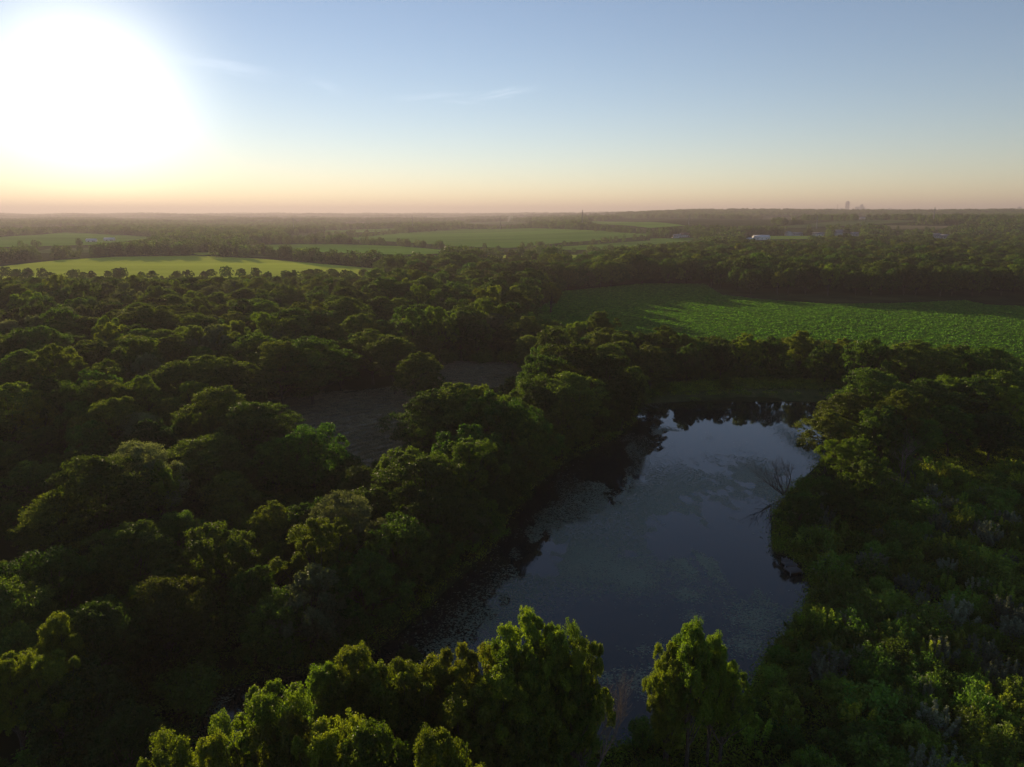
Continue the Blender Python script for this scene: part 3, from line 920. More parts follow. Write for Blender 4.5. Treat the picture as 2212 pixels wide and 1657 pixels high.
# -- group between clearing, field and far wood
for i, (u, v, H, k, rs, lb) in enumerate([
    (1095, 588, 17, 'broad', 1.15, 'highest crown of the big clump left of the soybean field'),
    (1040, 600, 16, 'broad', 1.0, 'crown just left of the highest in the soybean field clump'),
    (1145, 600, 16, 'broad', 1.0, 'crown just right of the highest in the soybean field clump'),
    (985, 608, 16, 'broad', 1.05, 'left shoulder crown of the soybean field clump'),
    (1190, 612, 14, 'upright', 1.2, 'lit tree at the right end of the soybean field clump'),
    (940, 628, 15, 'broad', 1.0, 'low lit crown at the left end of the soybean field clump'),
    (980, 648, 14.5, 'broad', 1.1, 'bright lit crown in front of the soybean field clump'),
    (1020, 668, 11, 'broad', 0.9, 'small bright crown in front, next to the round lit tree'),
    (1088, 660, 13, 'broad', 1.05, 'round bright tree standing apart before the soybean field clump'),
    (900, 655, 15, 'broad', 1.0, 'crown left of the bright one before the soybean field clump'),
    (1296, 677, 14.5, 'upright', 1.3, 'lit round topped tree rising against the soybean field'),
    (1250, 698, 12, 'upright', 1.2, 'lower tree left of the round topped one against the field'),
    (1190, 694, 12, 'broad', 1.0, 'tree in the band between clearing and field, under the clump'),
    (1130, 690, 12.5, 'broad', 0.9, 'brownish tree in the band between clearing and field'),
    (1030, 690, 13, 'broad', 0.9, 'yellow green tree in the band left of the brownish one'),
    (1345, 715, 10.8, 'broad', 1.0, 'tree right of the round topped one along the field edge'),
    (1436, 706, 12.9, 'upright', 1.15, 'lit lacy tree against the field behind the dam'),
    (1480, 726, 11.2, 'upright', 1.0, 'tree right of the lit lacy one behind the dam'),
    (1560, 736, 11.2, 'broad', 0.8, 'dark round tree in the row behind the dam'),
    (1616, 726, 11.6, 'upright', 1.0, 'first of two tall trees in the middle behind the dam'),
    (1672, 729, 12, 'broad', 0.85, 'second of two tall trees in the middle behind the dam'),
    (1732, 719, 12.9, 'upright', 1.1, 'tallest tree of the row behind the dam'),
    (1788, 746, 11.2, 'broad', 0.9, 'lower tree right of the tallest behind the dam'),
    (1878, 733, 15, 'broad', 1.0, 'lit broad tree where the dam row meets the right bank'),
    (1984, 737, 15.5, 'feather', 1.1, 'wide lit dome against the soybean field at right'),
    (2060, 745, 14, 'broad', 1.0, 'dark tree right of the wide lit dome'),
    (2133, 748, 14, 'broad', 1.05, 'dark tree at the right end against the soybean field'),
    (1520, 742, 10.3, 'broad', 0.9, 'shaded tree left of the dark round one behind the dam'),
    (1400, 735, 10.3, 'broad', 0.9, 'shaded tree left of the lit lacy one behind the dam'),
    (1835, 755, 10.8, 'upright', 1.0, 'slim tree between the dam row and the right bank'),
    (1570, 815, 4, 'broad', 0.9, 'small bush like tree standing alone on the dam'),
]):
    hand(u, v, H, k, rs, lb)
# -- right bank of the pond
for i, (u, v, H, k, rs, lb) in enumerate([
    (1889, 798, 15, 'feather', 0.95, 'sunlit feathery tree at the top of the right bank'),
    (1835, 848, 12.5, 'feather', 0.85, 'lit feathery tree stepping down to the far right water'),
    (1795, 888, 11.5, 'feather', 0.8, 'leaning feathery tree overhanging the far right water'),
    (1950, 846, 13.5, 'upright', 1.1, 'bright green upright tree behind the leaning feathery one'),
    (2010, 820, 13, 'feather', 0.9, 'lit crown on the right bank, left of the bare one'),
    (1835, 950, 10, 'upright', 1.2, 'bright leafy tree at the water below the leaning tree'),
    (1880, 990, 9, 'broad', 0.95, 'dark leafy tree below the bright one on the right bank'),
    (2105, 815, 13, 'feather', 1.0, 'lit wide tree near the right edge below the field'),
    (2150, 800, 13, 'broad', 1.0, 'green tree behind the lit wide one near the right edge'),
    (2060, 822, 12, 'upright', 1.1, 'small lit tree left of the wide one near the right edge'),
    (2190, 840, 12, 'upright', 1.1, 'bright tree touching the right edge below the field'),
    (1905, 880, 12, 'broad', 1.0, 'shaded tree inside the right bank clump'),
    (1985, 900, 10, 'broad', 1.0, 'shaded tree on the right bank before the thicket'),
    (2060, 880, 10, 'broad', 1.0, 'shaded tree at the top of the right thicket'),
    (2150, 890, 10, 'broad', 1.0, 'shaded tree by the right edge at the top of the thicket'),
    (1810, 1046, 6, 'broad', 1.25, 'dark round tree on the point by the bare waterside tree'),
    (1735, 1072, 6, 'broad', 1.1, 'dark tree hanging over the water next to the old dock'),
    (1875, 1080, 5, 'broad', 1.2, 'dark bushy tree inland of the point by the bare tree'),
]):
    hand(u, v, H, k, rs, lb)

HANDS = len(PLANTS)
hand_xy = np.array([p['loc'][:2] for p in PLANTS])


def visible_block(base, H, R, polys, inset=0.75):
    """true where a plant at base would cover one of the open areas seen in the photograph"""
    bad = np.zeros(len(base), bool)
    for fz, fx in ((0.98, 0), (0.75, -0.6), (0.75, 0.6), (0.45, -0.95), (0.45, 0.95), (0.5, 0), (0.1, 0), (0.02, -0.5), (0.02, 0.5)):
        p = base.copy()
        p[:, 2] += H * fz
        p[:, 0] += R * fx * inset
        uv, _ = project(p)
        for q in polys:
            bad |= in_poly(uv, q)
    return bad


OPEN = [np.array(a, float) for a in (
    [(1400, 868), (1500, 862), (1780, 866), (1745, 940), (1752, 1000), (1700, 1040), (1655, 1110), (1648, 1180), (1690, 1230), (1725, 1262), (1700, 1350), (1640, 1400),
     (1590, 1450), (1440, 1500), (1300, 1480), (900, 1420), (880, 1385), (970, 1290), (1085, 1170), (1130, 1085), (1240, 985), (1385, 940)],
    [(470, 1500), (500, 1510), (480, 1560), (420, 1620), (405, 1600)],
    [(580, 868), (700, 852), (860, 838), (960, 795), (985, 784), (1140, 786), (1125, 812), (960, 835), (895, 860), (885, 960), (860, 985), (770, 985), (700, 945), (640, 900)],
    [(1140, 688), (1210, 640), (1225, 630), (1400, 615), (1520, 618), (1560, 645), (1800, 658), (1960, 655), (2090, 648), (2130, 660), (2230, 664), (2240, 790), (2140, 745), (1900, 735), (1500, 725), (1340, 712), (1230, 700)],
    [(836, 688), (845, 668), (866, 664), (870, 684)], [(-80, 664), (-60, 642), (50, 640), (60, 646), (0, 660)],
    [(1400, 836), (1500, 832), (1640, 828), (1830, 832), (1800, 866), (1640, 861), (1500, 861)],
)] + FIELD_VIS
HOUSE_SPOTS = [(1461, 514, 9), (1478, 512, 10), (1643, 518, 15), (1618, 519, 9), (1703, 509, 9), (1721, 509, 10), (1768, 510, 13), (1811, 510, 12), (1845, 510, 12), (2020, 514, 9), (2041, 515.5, 10), (1862, 474, 8), (198, 523.5, 8), (237, 521, 8)]
HOUSE_VIS = [np.array([(u - w, v + 1.5), (u - w, v - 7), (u + w, v - 7), (u + w, v + 1.5)], float) for u, v, w in HOUSE_SPOTS]
DOCK_VIS = np.array([(1680, 1193), (1715, 1193), (1742, 1222), (1742, 1245), (1685, 1245)], float)
OPEN += HOUSE_VIS


def jitter_grid(x0, x1, y0, y1, s):
    gx, gy = np.meshgrid(np.arange(x0, x1, s), np.arange(y0, y1, s))
    gx = gx + np.where((np.arange(gx.shape[0]) % 2)[:, None] == 1, s / 2, 0)
    p = np.stack([gx.ravel(), gy.ravel()], 1)
    return p + rng.uniform(-0.38, 0.38, p.shape) * s


def fill(region_poly, s, kinds, Hm, Hs, region, avoid_hand=0.62, open_polys=OPEN, rs=(0.85, 1.1)):
    region_poly = np.asarray(region_poly)
    p = jitter_grid(region_poly[:, 0].min(), region_poly[:, 0].max(), region_poly[:, 1].min(), region_poly[:, 1].max(), s)
    p = p[in_poly(p, region_poly)]
    p = p[poly_dist(p, POND) > 1.2]
    if avoid_hand and len(p):
        d = np.sqrt(((p[:, None] - hand_xy[None]) ** 2).sum(2)).min(1)
        p = p[d > s * avoid_hand]
    H = np.clip(rng.normal(Hm, Hs, len(p)), Hm * 0.6, Hm * 1.4)
    # a slow variation of height over the wood
    H *= 1 + 0.14 * np.array([mnoise.noise(Vector((a[0] * 0.02, a[1] * 0.014, 3.3))) for a in p]) if len(p) else 1
    if region == 'left wood':
        H = H * (0.72 + 0.36 * sstep(80, 210, p[:, 1]))
    base = np.stack([p[:, 0], p[:, 1], hill(p[:, 0], p[:, 1])], 1)
    names = list(kinds); w = np.array([kinds[k] for k in names], float); w /= w.sum()
    kk = rng.choice(len(names), len(p), p=w)
    R = np.array([BASE_R[names[k]] / BASE_H[names[k]] for k in kk]) * H if len(p) else np.zeros(0)
    bad = visible_block(base, H, R, open_polys)
    # where it would hide an opening, a lower plant may still fit
    H2 = np.where(bad, H * 0.55, H)
    bad2 = bad & visible_block(base, H2, R * 0.55, open_polys)
    if region == 'wood beyond the brown oaks':
        bad2 &= ~((project(base)[0][:, 1] > 603) & (rng.random(len(p)) < 0.45))     # crowns at its near edge rise before the pale field
    for i in np.where(~bad2)[0]:
        add_plant(names[kk[i]], base[i], H2[i], float(rng.uniform(*rs)), None, region)


# woods, as ground outlines in metres
LEFT_WOOD = [(-60, 44), (-22, 44), (-10, 66), (2, 95), (12, 128), (45, 175), (60, 215), (40, 300), (-20, 330), (-60, 380), (-120, 430), (-200, 470), (-420, 500), (-560, 520), (-560, 380), (-250, 180), (-110, 60), (-75, 46)]
fill(LEFT_WOOD, 7.6, {'feather': 5, 'broad': 3, 'upright': 1.2, 'silverleaf': 0.8}, 12.0, 2.3, 'left wood', rs=(0.7, 1.05))
BAND = [(-20, 215), (20, 200), (55, 191), (120, 188), (200, 186), (230, 215), (60, 232), (40, 300), (-20, 330), (-60, 300)]
fill(BAND, 6.8, {'broad': 4, 'upright': 2}, 10.5, 1.6, 'dam row')
FAR_LEFT = [(-560, 500), (-200, 470), (-60, 385), (0, 335), (40, 420), (90, 470), (90, 560), (0, 640), (-120, 560), (-200, 560), (-560, 560)]
fill(FAR_LEFT, 9.0, {'broad': 4, 'feather': 2, 'oak': 0.6}, 13.0, 2.0, 'wood beyond the brown oaks')
BACK_WOOD = [(40, 400), (120, 470), (135, 400), (230, 395), (420, 400), (520, 420), (620, 600), (760, 950), (500, 980), (330, 960), (220, 800), (60, 650), (20, 560)]
fill(BACK_WOOD, 9.4, {'broad': 5, 'feather': 1.5, 'upright': 0.6}, 14.0, 2.0, 'wood behind the soybean field')
RIGHT_BANK = [(75, 150), (120, 175), (200, 190), (260, 200), (250, 170), (170, 135), (105, 118), (78, 120)]
fill(RIGHT_BANK, 7.5, {'broad': 3, 'feather': 2, 'upright': 1}, 6.0, 1.6, 'right bank')
LEFT_OUT = [(-110, 30), (-75, 46), (-250, 180), (-320, 240), (-420, 230), (-200, 40)]
fill(LEFT_OUT, 8.5, {'feather': 3, 'broad': 2}, 13, 1.5, 'left wood')
# trees rooted along the left shore, leaning over the water
_edge = gpoly([(1402, 866), (1352, 928), (1240, 983), (1170, 1033), (1095, 1118), (1060, 1178), (960, 1268), (860, 1358), (740, 1438)])[:, :2]
for a, b in zip(_edge[:-1], _edge[1:]):
    L = np.linalg.norm(b - a)
    for t in np.arange(0.2, 1.0, 4.6 / L):
        q = a + (b - a) * t
        n_ = np.array([-(b - a)[1], (b - a)[0]]) / L
        n_ = n_ if poly_dist((q + n_ * 3)[None], POND)[0] > 0 else -n_
        q = q + n_ * rng.uniform(0.8, 3.0) + rng.normal(0, 0.5, 2)
        add_plant(['broad', 'feather', 'broad', 'silverleaf'][int(rng.integers(4))], (q[0], q[1], -0.2), float(rng.uniform(6, 9.5)), float(rng.uniform(0.85, 1.1)), None, 'left shore')
# understorey that closes the woods down to the ground
fill(BAND, 3.6, {'shrub': 1}, 4.2, 0.8, 'belt understorey', avoid_hand=0.2, rs=(1.0, 1.3))
fill([(-60, 44), (-22, 44), (-8, 66), (5, 95), (16, 128), (48, 175), (40, 185), (-30, 140), (-50, 90)], 3.6, {'shrub': 1}, 3.6, 0.8, 'bank understorey', avoid_hand=0.2, rs=(1.0, 1.3))
# thicket on the right
THICKET = [(28, 42), (30, 60), (30, 75), (36, 92), (50, 112), (72, 122), (110, 116), (170, 132), (250, 168), (230, 120), (120, 40)]
OPEN_T = OPEN[:1] + [DOCK_VIS]
fill(THICKET, 2.9, {'shrub': 4.5, 'silver': 1.7, 'weed': 3.0}, 2.9, 0.8, 'thicket', avoid_hand=0.9, open_polys=OPEN_T, rs=(0.9, 1.35))
NEAR = [(-12, 30), (40, 28), (44, 75), (30, 75), (20, 62), (0, 56), (-12, 46)]
fill(NEAR, 3.0, {'shrub': 5, 'weed': 1, 'silver': 0.8}, 2.6, 0.5, 'near shore', avoid_hand=0.5, open_polys=OPEN_T)

# ------------------------------------------------------------------ which plants show largest: a small id picture
def rank_visible():
    W, Hh, S = 553, 415, 4.0
    depth = np.full((Hh, W), 1e9); ids = np.full((Hh, W), -1, int)
    for i, p in enumerate(PLANTS):
        R = BASE_R[p['kind']] / BASE_H[p['kind']] * p['H'] * p['rs'] * 0.92
        c = p['loc'] + np.array([0, 0, p['H'] * 0.55])
        uv, z = project(c[None]); z = z[0]
        if z < 8:
            continue
        u, v = uv[0] / S
        ru, rv = max(R * FPX / z / S, 0.5), max(p['H'] * 0.46 * FPX / z / S, 0.5)
        x0, x1, y0, y1 = int(max(0, u - ru)), int(min(W - 1, u + ru)), int(max(0, v - rv)), int(min(Hh - 1, v + rv))
        if x1 < x0 or y1 < y0:
            continue
        yy, xx = np.mgrid[y0:y1 + 1, x0:x1 + 1]
        msk = ((xx - u) / ru) ** 2 + ((yy - v) / rv) ** 2 <= 1.0
        sub = depth[y0:y1 + 1, x0:x1 + 1]
        msk &= sub > z
        sub[msk] = z
        ids[y0:y1 + 1, x0:x1 + 1][msk] = i
    cnt = np.bincount(ids[ids >= 0], minlength=len(PLANTS))
    return cnt


VIS = rank_visible()
TREES = [i for i, p in enumerate(PLANTS) if p['kind'] in TREE_KINDS]
SHRUBS = [i for i, p in enumerate(PLANTS) if p['kind'] in ('shrub', 'silver', 'weed')]
tree_pick = sorted([i for i in TREES if VIS[i] >= 6 or PLANTS[i]['hand'] and VIS[i] > 0], key=lambda i: -(VIS[i] + (1e6 if PLANTS[i]['hand'] else 0)))[:300]
shrub_pick = sorted([i for i in SHRUBS if VIS[i] >= 4], key=lambda i: -VIS[i])[:290]
PICK = set(tree_pick) | set(shrub_pick)
print('plants', len(PLANTS), 'trees', len(TREES), 'shrubs', len(SHRUBS), 'picked', len(tree_pick), len(shrub_pick))

ORD = ['first', 'second', 'third', 'fourth', 'fifth', 'sixth', 'seventh', 'eighth', 'ninth', 'tenth', 'eleventh', 'twelfth', 'thirteenth', 'fourteenth', 'fifteenth', 'sixteenth', 'seventeenth', 'eighteenth', 'nineteenth', 'twentieth']


def make_labels(idx, region, phrase, per_row):
    """rows counted from the front (nearest), places counted from the left"""
    idx = [i for i in idx if PLANTS[i]['region'] == region]
    uv = {i: project((PLANTS[i]['loc'] + np.array([0, 0, PLANTS[i]['H']]))[None])[0][0] for i in idx}
    idx.sort(key=lambda i: -uv[i][1])
    rows = [idx[k:k + per_row] for k in range(0, len(idx), per_row)]
    look = {'broad': 'rounded green', 'feather': 'feathery green', 'upright': 'upright leafy', 'oak': 'brownish', 'silverleaf': 'grey green', 'shrub': 'dark green', 'silver': 'silvery', 'weed': 'yellow green spiky'}
    for rn, row in enumerate(rows):
        row.sort(key=lambda i: uv[i][0])
        for cn, i in enumerate(row):
            noun = 'tree' if PLANTS[i]['kind'] in TREE_KINDS else 'shrub'
            PLANTS[i]['label'] = f"{look[PLANTS[i]['kind']]} {noun}, {ORD[cn]} from left, {ORD[rn]} row from bottom, {phrase}"
            PLANTS[i]['group'] = phrase


REGION_PHRASE = {'left wood': 'wood left of pond', 'dam row': 'belt behind the dam', 'wood beyond the brown oaks': 'wood beyond oaks',
                 'wood behind the soybean field': 'wood behind the field', 'right bank': 'right bank of pond', 'thicket': 'thicket at right', 'near shore': 'near shore', 'belt understorey': 'understorey behind dam', 'bank understorey': 'left bank', 'left shore': 'left shore of pond'}
for rg, ph in REGION_PHRASE.items():
    make_labels(list(PICK), rg, ph, 18)

NAMES = {'broad': 'broadleaf_tree', 'feather': 'locust_tree', 'upright': 'maple_tree', 'oak': 'oak_tree', 'silverleaf': 'poplar_tree', 'shrub': 'shrub', 'silver': 'silver_shrub', 'weed': 'spiky_shrub'}
HAND_GROUP = 'trees around the pond and clearing'
for i in sorted(PICK):
    p = PLANTS[i]
    k = p['kind']
    e = bpy.data.objects.new(NAMES[k], None); COL.objects.link(e)
    e.location = p['loc']; e.rotation_euler = (0, 0, p['rot'])
    s = p['H'] / BASE_H[k]
    e.scale = (s * p['rs'], s * p['rs'], s)
    is_tree = k in TREE_KINDS
    tag(e, p['label'], 'tree' if is_tree else 'shrub', p.get('group') or HAND_GROUP)
    a, b = PROTO[k, p['var']]
    link('trunk' if is_tree else 'stem', a, e)
    link('crown' if is_tree else 'foliage', b, e)


# ------------------------------------------------------------------ the uncountable rest, scattered as one mass each
def scatter(name, protos, pts, rot, scale, idx, label, cat):
    """protos: list of meshes; one mass of instances on points"""
    c = bpy.data.collections.new(name + '_kinds')
    for q, me in enumerate(protos):
        o = bpy.data.objects.new(f'{name}_{q:02d}', me)
        c.objects.link(o)
    me = bpy.data.meshes.new(name)
    me.vertices.add(len(pts)); me.vertices.foreach_set('co', np.asarray(pts, np.float32).ravel())
    a = me.attributes.new('rot', 'FLOAT', 'POINT'); a.data.foreach_set('value', np.asarray(rot, np.float32))
    a = me.attributes.new('size', 'FLOAT_VECTOR', 'POINT'); a.data.foreach_set('vector', np.asarray(scale, np.float32).ravel())
    a = me.attributes.new('pick', 'INT', 'POINT'); a.data.foreach_set('value', np.asarray(idx, np.int32))
    o = link(name, me)
    ng = bpy.data.node_groups.new(name, 'GeometryNodeTree')
    ng.interface.new_socket('Geometry', in_out='INPUT', socket_type='NodeSocketGeometry')
    ng.interface.new_socket('Geometry', in_out='OUTPUT', socket_type='NodeSocketGeometry')
    n, l = ng.nodes, ng.links
    gi = n.new('NodeGroupInput'); go = n.new('NodeGroupOutput')
    ip = n.new('GeometryNodeInstanceOnPoints')
    ci = n.new('GeometryNodeCollectionInfo'); ci.inputs['Collection'].default_value = c
    ci.inputs['Separate Children'].default_value = True; ci.inputs['Reset Children'].default_value = True
    def attr(nm, ty):
        q = n.new('GeometryNodeInputNamedAttribute'); q.data_type = ty; q.inputs['Name'].default_value = nm
        return q.outputs['Attribute']
    cx = n.new('ShaderNodeCombineXYZ'); l.new(attr('rot', 'FLOAT'), cx.inputs['Z'])
    l.new(gi.outputs[0], ip.inputs['Points']); l.new(ci.outputs[0], ip.inputs['Instance'])
    ip.inputs['Pick Instance'].default_value = True
    l.new(attr('pick', 'INT'), ip.inputs['Instance Index'])
    l.new(cx.outputs[0], ip.inputs['Rotation']); l.new(attr('size', 'FLOAT_VECTOR'), ip.inputs['Scale'])
    l.new(ip.outputs[0], go.inputs[0])
    md = o.modifiers.new('scatter', 'NODES'); md.node_group = ng
    return tag(o, label, cat, kind='stuff')


def scatter_plants(name, sel, label, cat):
    kinds = []
    for i in sel:
        t = (PLANTS[i]['kind'], PLANTS[i]['var'])
        if t not in kinds:
            kinds.append(t)
    kinds.sort()
    pts = [PLANTS[i]['loc'] for i in sel]; rot = [PLANTS[i]['rot'] for i in sel]
    sc = []
    for i in sel:
        p = PLANTS[i]; s = p['H'] / BASE_H[p['kind']]
        sc.append((s * p['rs'], s * p['rs'], s))
    idx = [kinds.index((PLANTS[i]['kind'], PLANTS[i]['var'])) for i in sel]
    scatter(name, [PROTO[k][1] for k in kinds], pts, rot, sc, idx, label, cat)


scatter_plants('woodland', [i for i in TREES if i not in PICK], 'dense mass of green woodland trees further in and between the nearer crowns', 'woodland')
scatter_plants('undergrowth', [i for i in SHRUBS if i not in PICK], 'tangled mass of low green undergrowth between the shrubs at right', 'undergrowth')


# ------------------------------------------------------------------ distant woods
def far_proto(seed, crowns):
    r = np.random.default_rng(seed)
    C, N, S, T = [], [], [], []
    for (x, y, h, R) in crowns:
        m = 420
        d = unit(r.normal(size=(m, 3)) + np.array([0, 0, 0.25]))
        rr = r.uniform(0.7, 1.06, (m, 1))
        lob = 1 + 0.22 * np.sin(d[:, :1] * 5 + seed) * np.cos(d[:, 1:2] * 5 + x) + 0.1 * np.sin(d[:, 2:] * 9)
        c = np.array([x, y, h * 0.52]) + d * rr * lob * np.array([R, R, h * 0.48])
        C.append(c); N.append(unit(d * 0.7 + r.normal(size=(m, 3)) * 0.6 + [0, 0, 0.3]))
        S.append(r.uniform(0.9, 1.7, m)); T.append(np.clip(r.normal(0.45, 0.25, m), 0, 1))
    C, N, S, T = map(np.concatenate, (C, N, S, T))
    C[:, 2] = np.maximum(C[:, 2], 0.2)
    return leaves_mesh('distant_crown', C, N, S, M_FAR, T, 0.8, r)


FARP = [far_proto(700 + i, [(0, 0, 13 + i % 3, 5.5 + 0.5 * (i % 2))]) for i in range(4)]
FARC = [far_proto(720 + i, [(rng.uniform(-14, 14), rng.uniform(-14, 14), rng.uniform(10, 16), rng.uniform(5, 8)) for _ in range(7)]) for i in range(3)]


FAR_OPEN = FIELD_VIS + HOUSE_VIS


def far_woods():
    pts, sc, idx = [], [], []
    r = np.random.default_rng(91)
    near_polys = [np.array(LEFT_WOOD), np.array(FAR_LEFT), np.array(BACK_WOOD), SOY]
    # single crowns, 480 m to 3200 m
    def sample(d0, d1, dens_m2, a0=-41, a1=41):
        area = math.radians(a1 - a0) / 2 * (d1 ** 2 - d0 ** 2)
        n = int(area / dens_m2)
        d = np.sqrt(r.uniform(d0 ** 2, d1 ** 2, n)); a = np.radians(r.uniform(a0, a1, n))
        p = np.stack([np.sin(a) * d, np.cos(a) * d], 1)
        return p
    for d0, d1, den, kind in ((480, 1000, 95, 0), (1000, 1700, 130, 0), (1700, 3200, 300, 0), (3200, 5500, 1500, 1), (5500, 12500, 5200, 1)):
        p = sample(d0, d1, den)
        for q in near_polys:
            p = p[~in_poly(p, q)]
        base = np.stack([p[:, 0], p[:, 1], hill(p[:, 0], p[:, 1])], 1)
        H = r.uniform(8, 14, len(p)); R = H * 0.42
        if kind:
            R = np.full(len(p), 18.0)
        # patchy cover: woods, hedges and open pasture
        f = np.array([mnoise.fractal(Vector((a[0] * 0.0016 + 5, a[1] * 0.0011, 0.5)), 0.9, 2.0, 3) for a in p])
        cover = f > (-0.28 if d1 <= 1700 else -0.18)
        bad = visible_block(base, H, R, FAR_OPEN, 0.9)
        small = bad & (r.uniform(size=len(p)) < 0.5)
        H2 = np.where(small, H * 0.45, H)
        bad2 = visible_block(base, H2, np.where(small, R * 0.45, R), FAR_OPEN, 0.9)
        ok = cover & ~bad2
        for i in np.where(ok)[0]:
            s = H2[i] / 13.0
            pts.append(base[i]); sc.append((s * r.uniform(0.85, 1.25),) * 2 + (s,))
            idx.append(int(r.integers(4)) if not kind else 4 + int(r.integers(3)))
    hedges = [([(-40, 553), (130, 559), (250, 552), (420, 549)], 6, 11, 1.3), ([(440, 557), (560, 553), (700, 567), (840, 580)], 7, 13, 1.0), ([(510, 528), (620, 527), (730, 525), (860, 530), (965, 540)], 6, 10, 1.2),
              ([(980, 540), (1096, 542), (1215, 531), (1320, 523), (1420, 512)], 4, 9, 2.2), ([(1160, 546), (1283, 546), (1400, 535)], 5, 9, 3.0), ([(0, 538), (70, 537), (140, 533), (190, 534)], 6, 11, 3.0),
              ([(729, 519), (860, 505), (1000, 496), (1140, 494)], 4, 8, 2.0), ([(1283, 500), (1420, 509), (1500, 513)], 4, 8, 1.5), ([(1030, 561), (1180, 562), (1290, 562)], 5, 9, 2.0), ([(620, 518), (756, 507), (860, 503)], 5, 9, 1.4),
              ([(1915, 499), (2030, 500), (2150, 500)], 4, 8, 1.4), ([(1650, 496), (1740, 496), (1890, 488)], 4, 8, 2.0), ([(100, 549), (210, 549), (330, 545)], 6, 10, 1.2)]
    for line, h0, h1, gap in hedges:
        w = gpoly(line)
        for a, b in zip(w[:-1], w[1:]):
            n = max(2, int(np.linalg.norm(b - a) / (6.0 * gap)))
            for t in r.uniform(0, 1, n):
                q = a + (b - a) * t + np.array([r.normal(0, 3), r.normal(0, 6), 0])
                q[2] = float(hill(q[0], q[1]))
                h = r.uniform(h0, h1) / 13.0
                pts.append(q); sc.append((h * r.uniform(0.85, 1.3),) * 2 + (h,)); idx.append(int(r.integers(4)))
    pts = np.array(pts)
    print('far instances', len(pts))
    scatter('distant_woods', FARP + FARC, pts, r.uniform(0, 6.28, len(pts)), sc, idx, 'hazy woods and hedgerows filling the country out to the horizon', 'woodland')


far_woods()


# ------------------------------------------------------------------ soybean plants
def soy_plants():
    r = np.random.default_rng(55)
    protos = []
    for q in range(3):
        m = 46
        C = np.stack([r.normal(0, 0.42, m), r.normal(0, 0.25, m), r.uniform(0.25, 0.85, m)], 1)
        N = unit(r.normal(size=(m, 3)) * 0.55 + np.array([0, 0, 0.8]))
        protos.append(leaves_mesh('soy_clump', C, N, r.uniform(0.22, 0.42, m), M_SOY, np.clip(r.normal(0.5, 0.25, m), 0, 1), 0.75, r))
    x0, x1, y0, y1 = SOY[:, 0].min(), SOY[:, 0].max(), SOY[:, 1].min(), SOY[:, 1].max()
    a = math.radians(12)
    gx, gy = np.meshgrid(np.arange(-420, 420, 0.95), np.arange(-260, 260, 0.76))
    p = np.stack([gx.ravel(), gy.ravel()], 1) + r.uniform(-0.16, 0.16, (gx.size, 2))
    p = p[(p[:, 1] % 31.0 > 1.0) | (r.random(len(p)) < 0.35)]        # wheel tracks of the sprayer
    rot = np.array([[math.cos(a), -math.sin(a)], [math.sin(a), math.cos(a)]])
    p = p @ rot.T + np.array([(x0 + x1) / 2, (y0 + y1) / 2])
    p = p[(p[:, 0] > x0) & (p[:, 0] < x1) & (p[:, 1] > y0) & (p[:, 1] < y1)]
    p = p[np.abs(p[:, 0]) < 0.78 * p[:, 1] + 15]
    p = p[in_poly(p, SOY)]
    f = np.array([mnoise.noise(Vector((b[0] * 0.05, b[1] * 0.09, 0.2))) for b in p])
    p = p[f + r.normal(0, 0.15, len(p)) > -0.62]
    print('soy', len(p))
    s = r.uniform(0.75, 1.2, (len(p), 1)) * np.ones((1, 3))
    z = np.full((len(p), 1), 0.02)
    scatter('soybean_plants', protos, np.concatenate([p, z], 1), np.full(len(p), a) + r.integers(0, 2, len(p)) * math.pi, s, r.integers(0, 3, len(p)),
            'leafy green soybean plants covering the big field in close rows', 'crop')


soy_plants()


# ------------------------------------------------------------------ grass and weeds on open ground
def ground_cover():
    r = np.random.default_rng(77)
    protos = []
    for q in range(3):
        m = 60
        C = np.stack([r.normal(0, 0.45, m), r.normal(0, 0.45, m), r.uniform(0.05, 0.7, m)], 1)
        N = unit(r.normal(size=(m, 3)) * 0.8 + np.array([0, 0, 0.35]))
        protos.append(leaves_mesh('weed_clump', C, N, r.uniform(0.16, 0.34, m), M_WEED, np.clip(r.normal(0.5, 0.25, m), 0, 1), 0.3, r))
    P = []
    for poly, s in ((np.array(THICKET), 0.95), (np.array(RIGHT_BANK), 1.3), (np.array(NEAR), 1.1), (gpoly([(1370, 842), (1500, 830), (1640, 826), (1900, 832), (1900, 850), (1640, 848), (1370, 858)])[:, :2], 0.9)):
        g = jitter_grid(poly[:, 0].min(), poly[:, 0].max(), poly[:, 1].min(), poly[:, 1].max(), s)
        g = g[in_poly(g, poly)]
        g = g[poly_dist(g, POND) > 0.6]
        P.append(g)
    # ragged rim along the whole shore
    rim = np.concatenate([POND + (np.roll(POND, -1, 0) - POND) * t for t in np.linspace(0, 1, 12)[:-1]])
    rim = rim + r.normal(0, 0.9, rim.shape)
    P.append(rim[poly_dist(rim, POND) > 0.3])
    p = np.concatenate(P)
    q3 = np.concatenate([p, np.full((len(p), 1), 0.4)], 1)
    p = p[~in_poly(project(q3)[0], DOCK_VIS)]
    z = terrain(p[:, 0], p[:, 1])[:, None]
    dam = poly_dist(p, gpoly(DAM_PX)[:, :2]) < 0
    z[dam] = np.maximum(z[dam], 0.9)
    s = r.uniform(0.6, 1.5, (len(p), 1)) * np.ones((1, 3))
    print('weeds', len(p))
    scatter('weeds', protos, np.concatenate([p, z], 1), r.uniform(0, 6.28, len(p)), s, r.integers(0, 3, len(p)), 'rank grass and weeds covering the open ground and shore', 'weeds')


ground_cover()


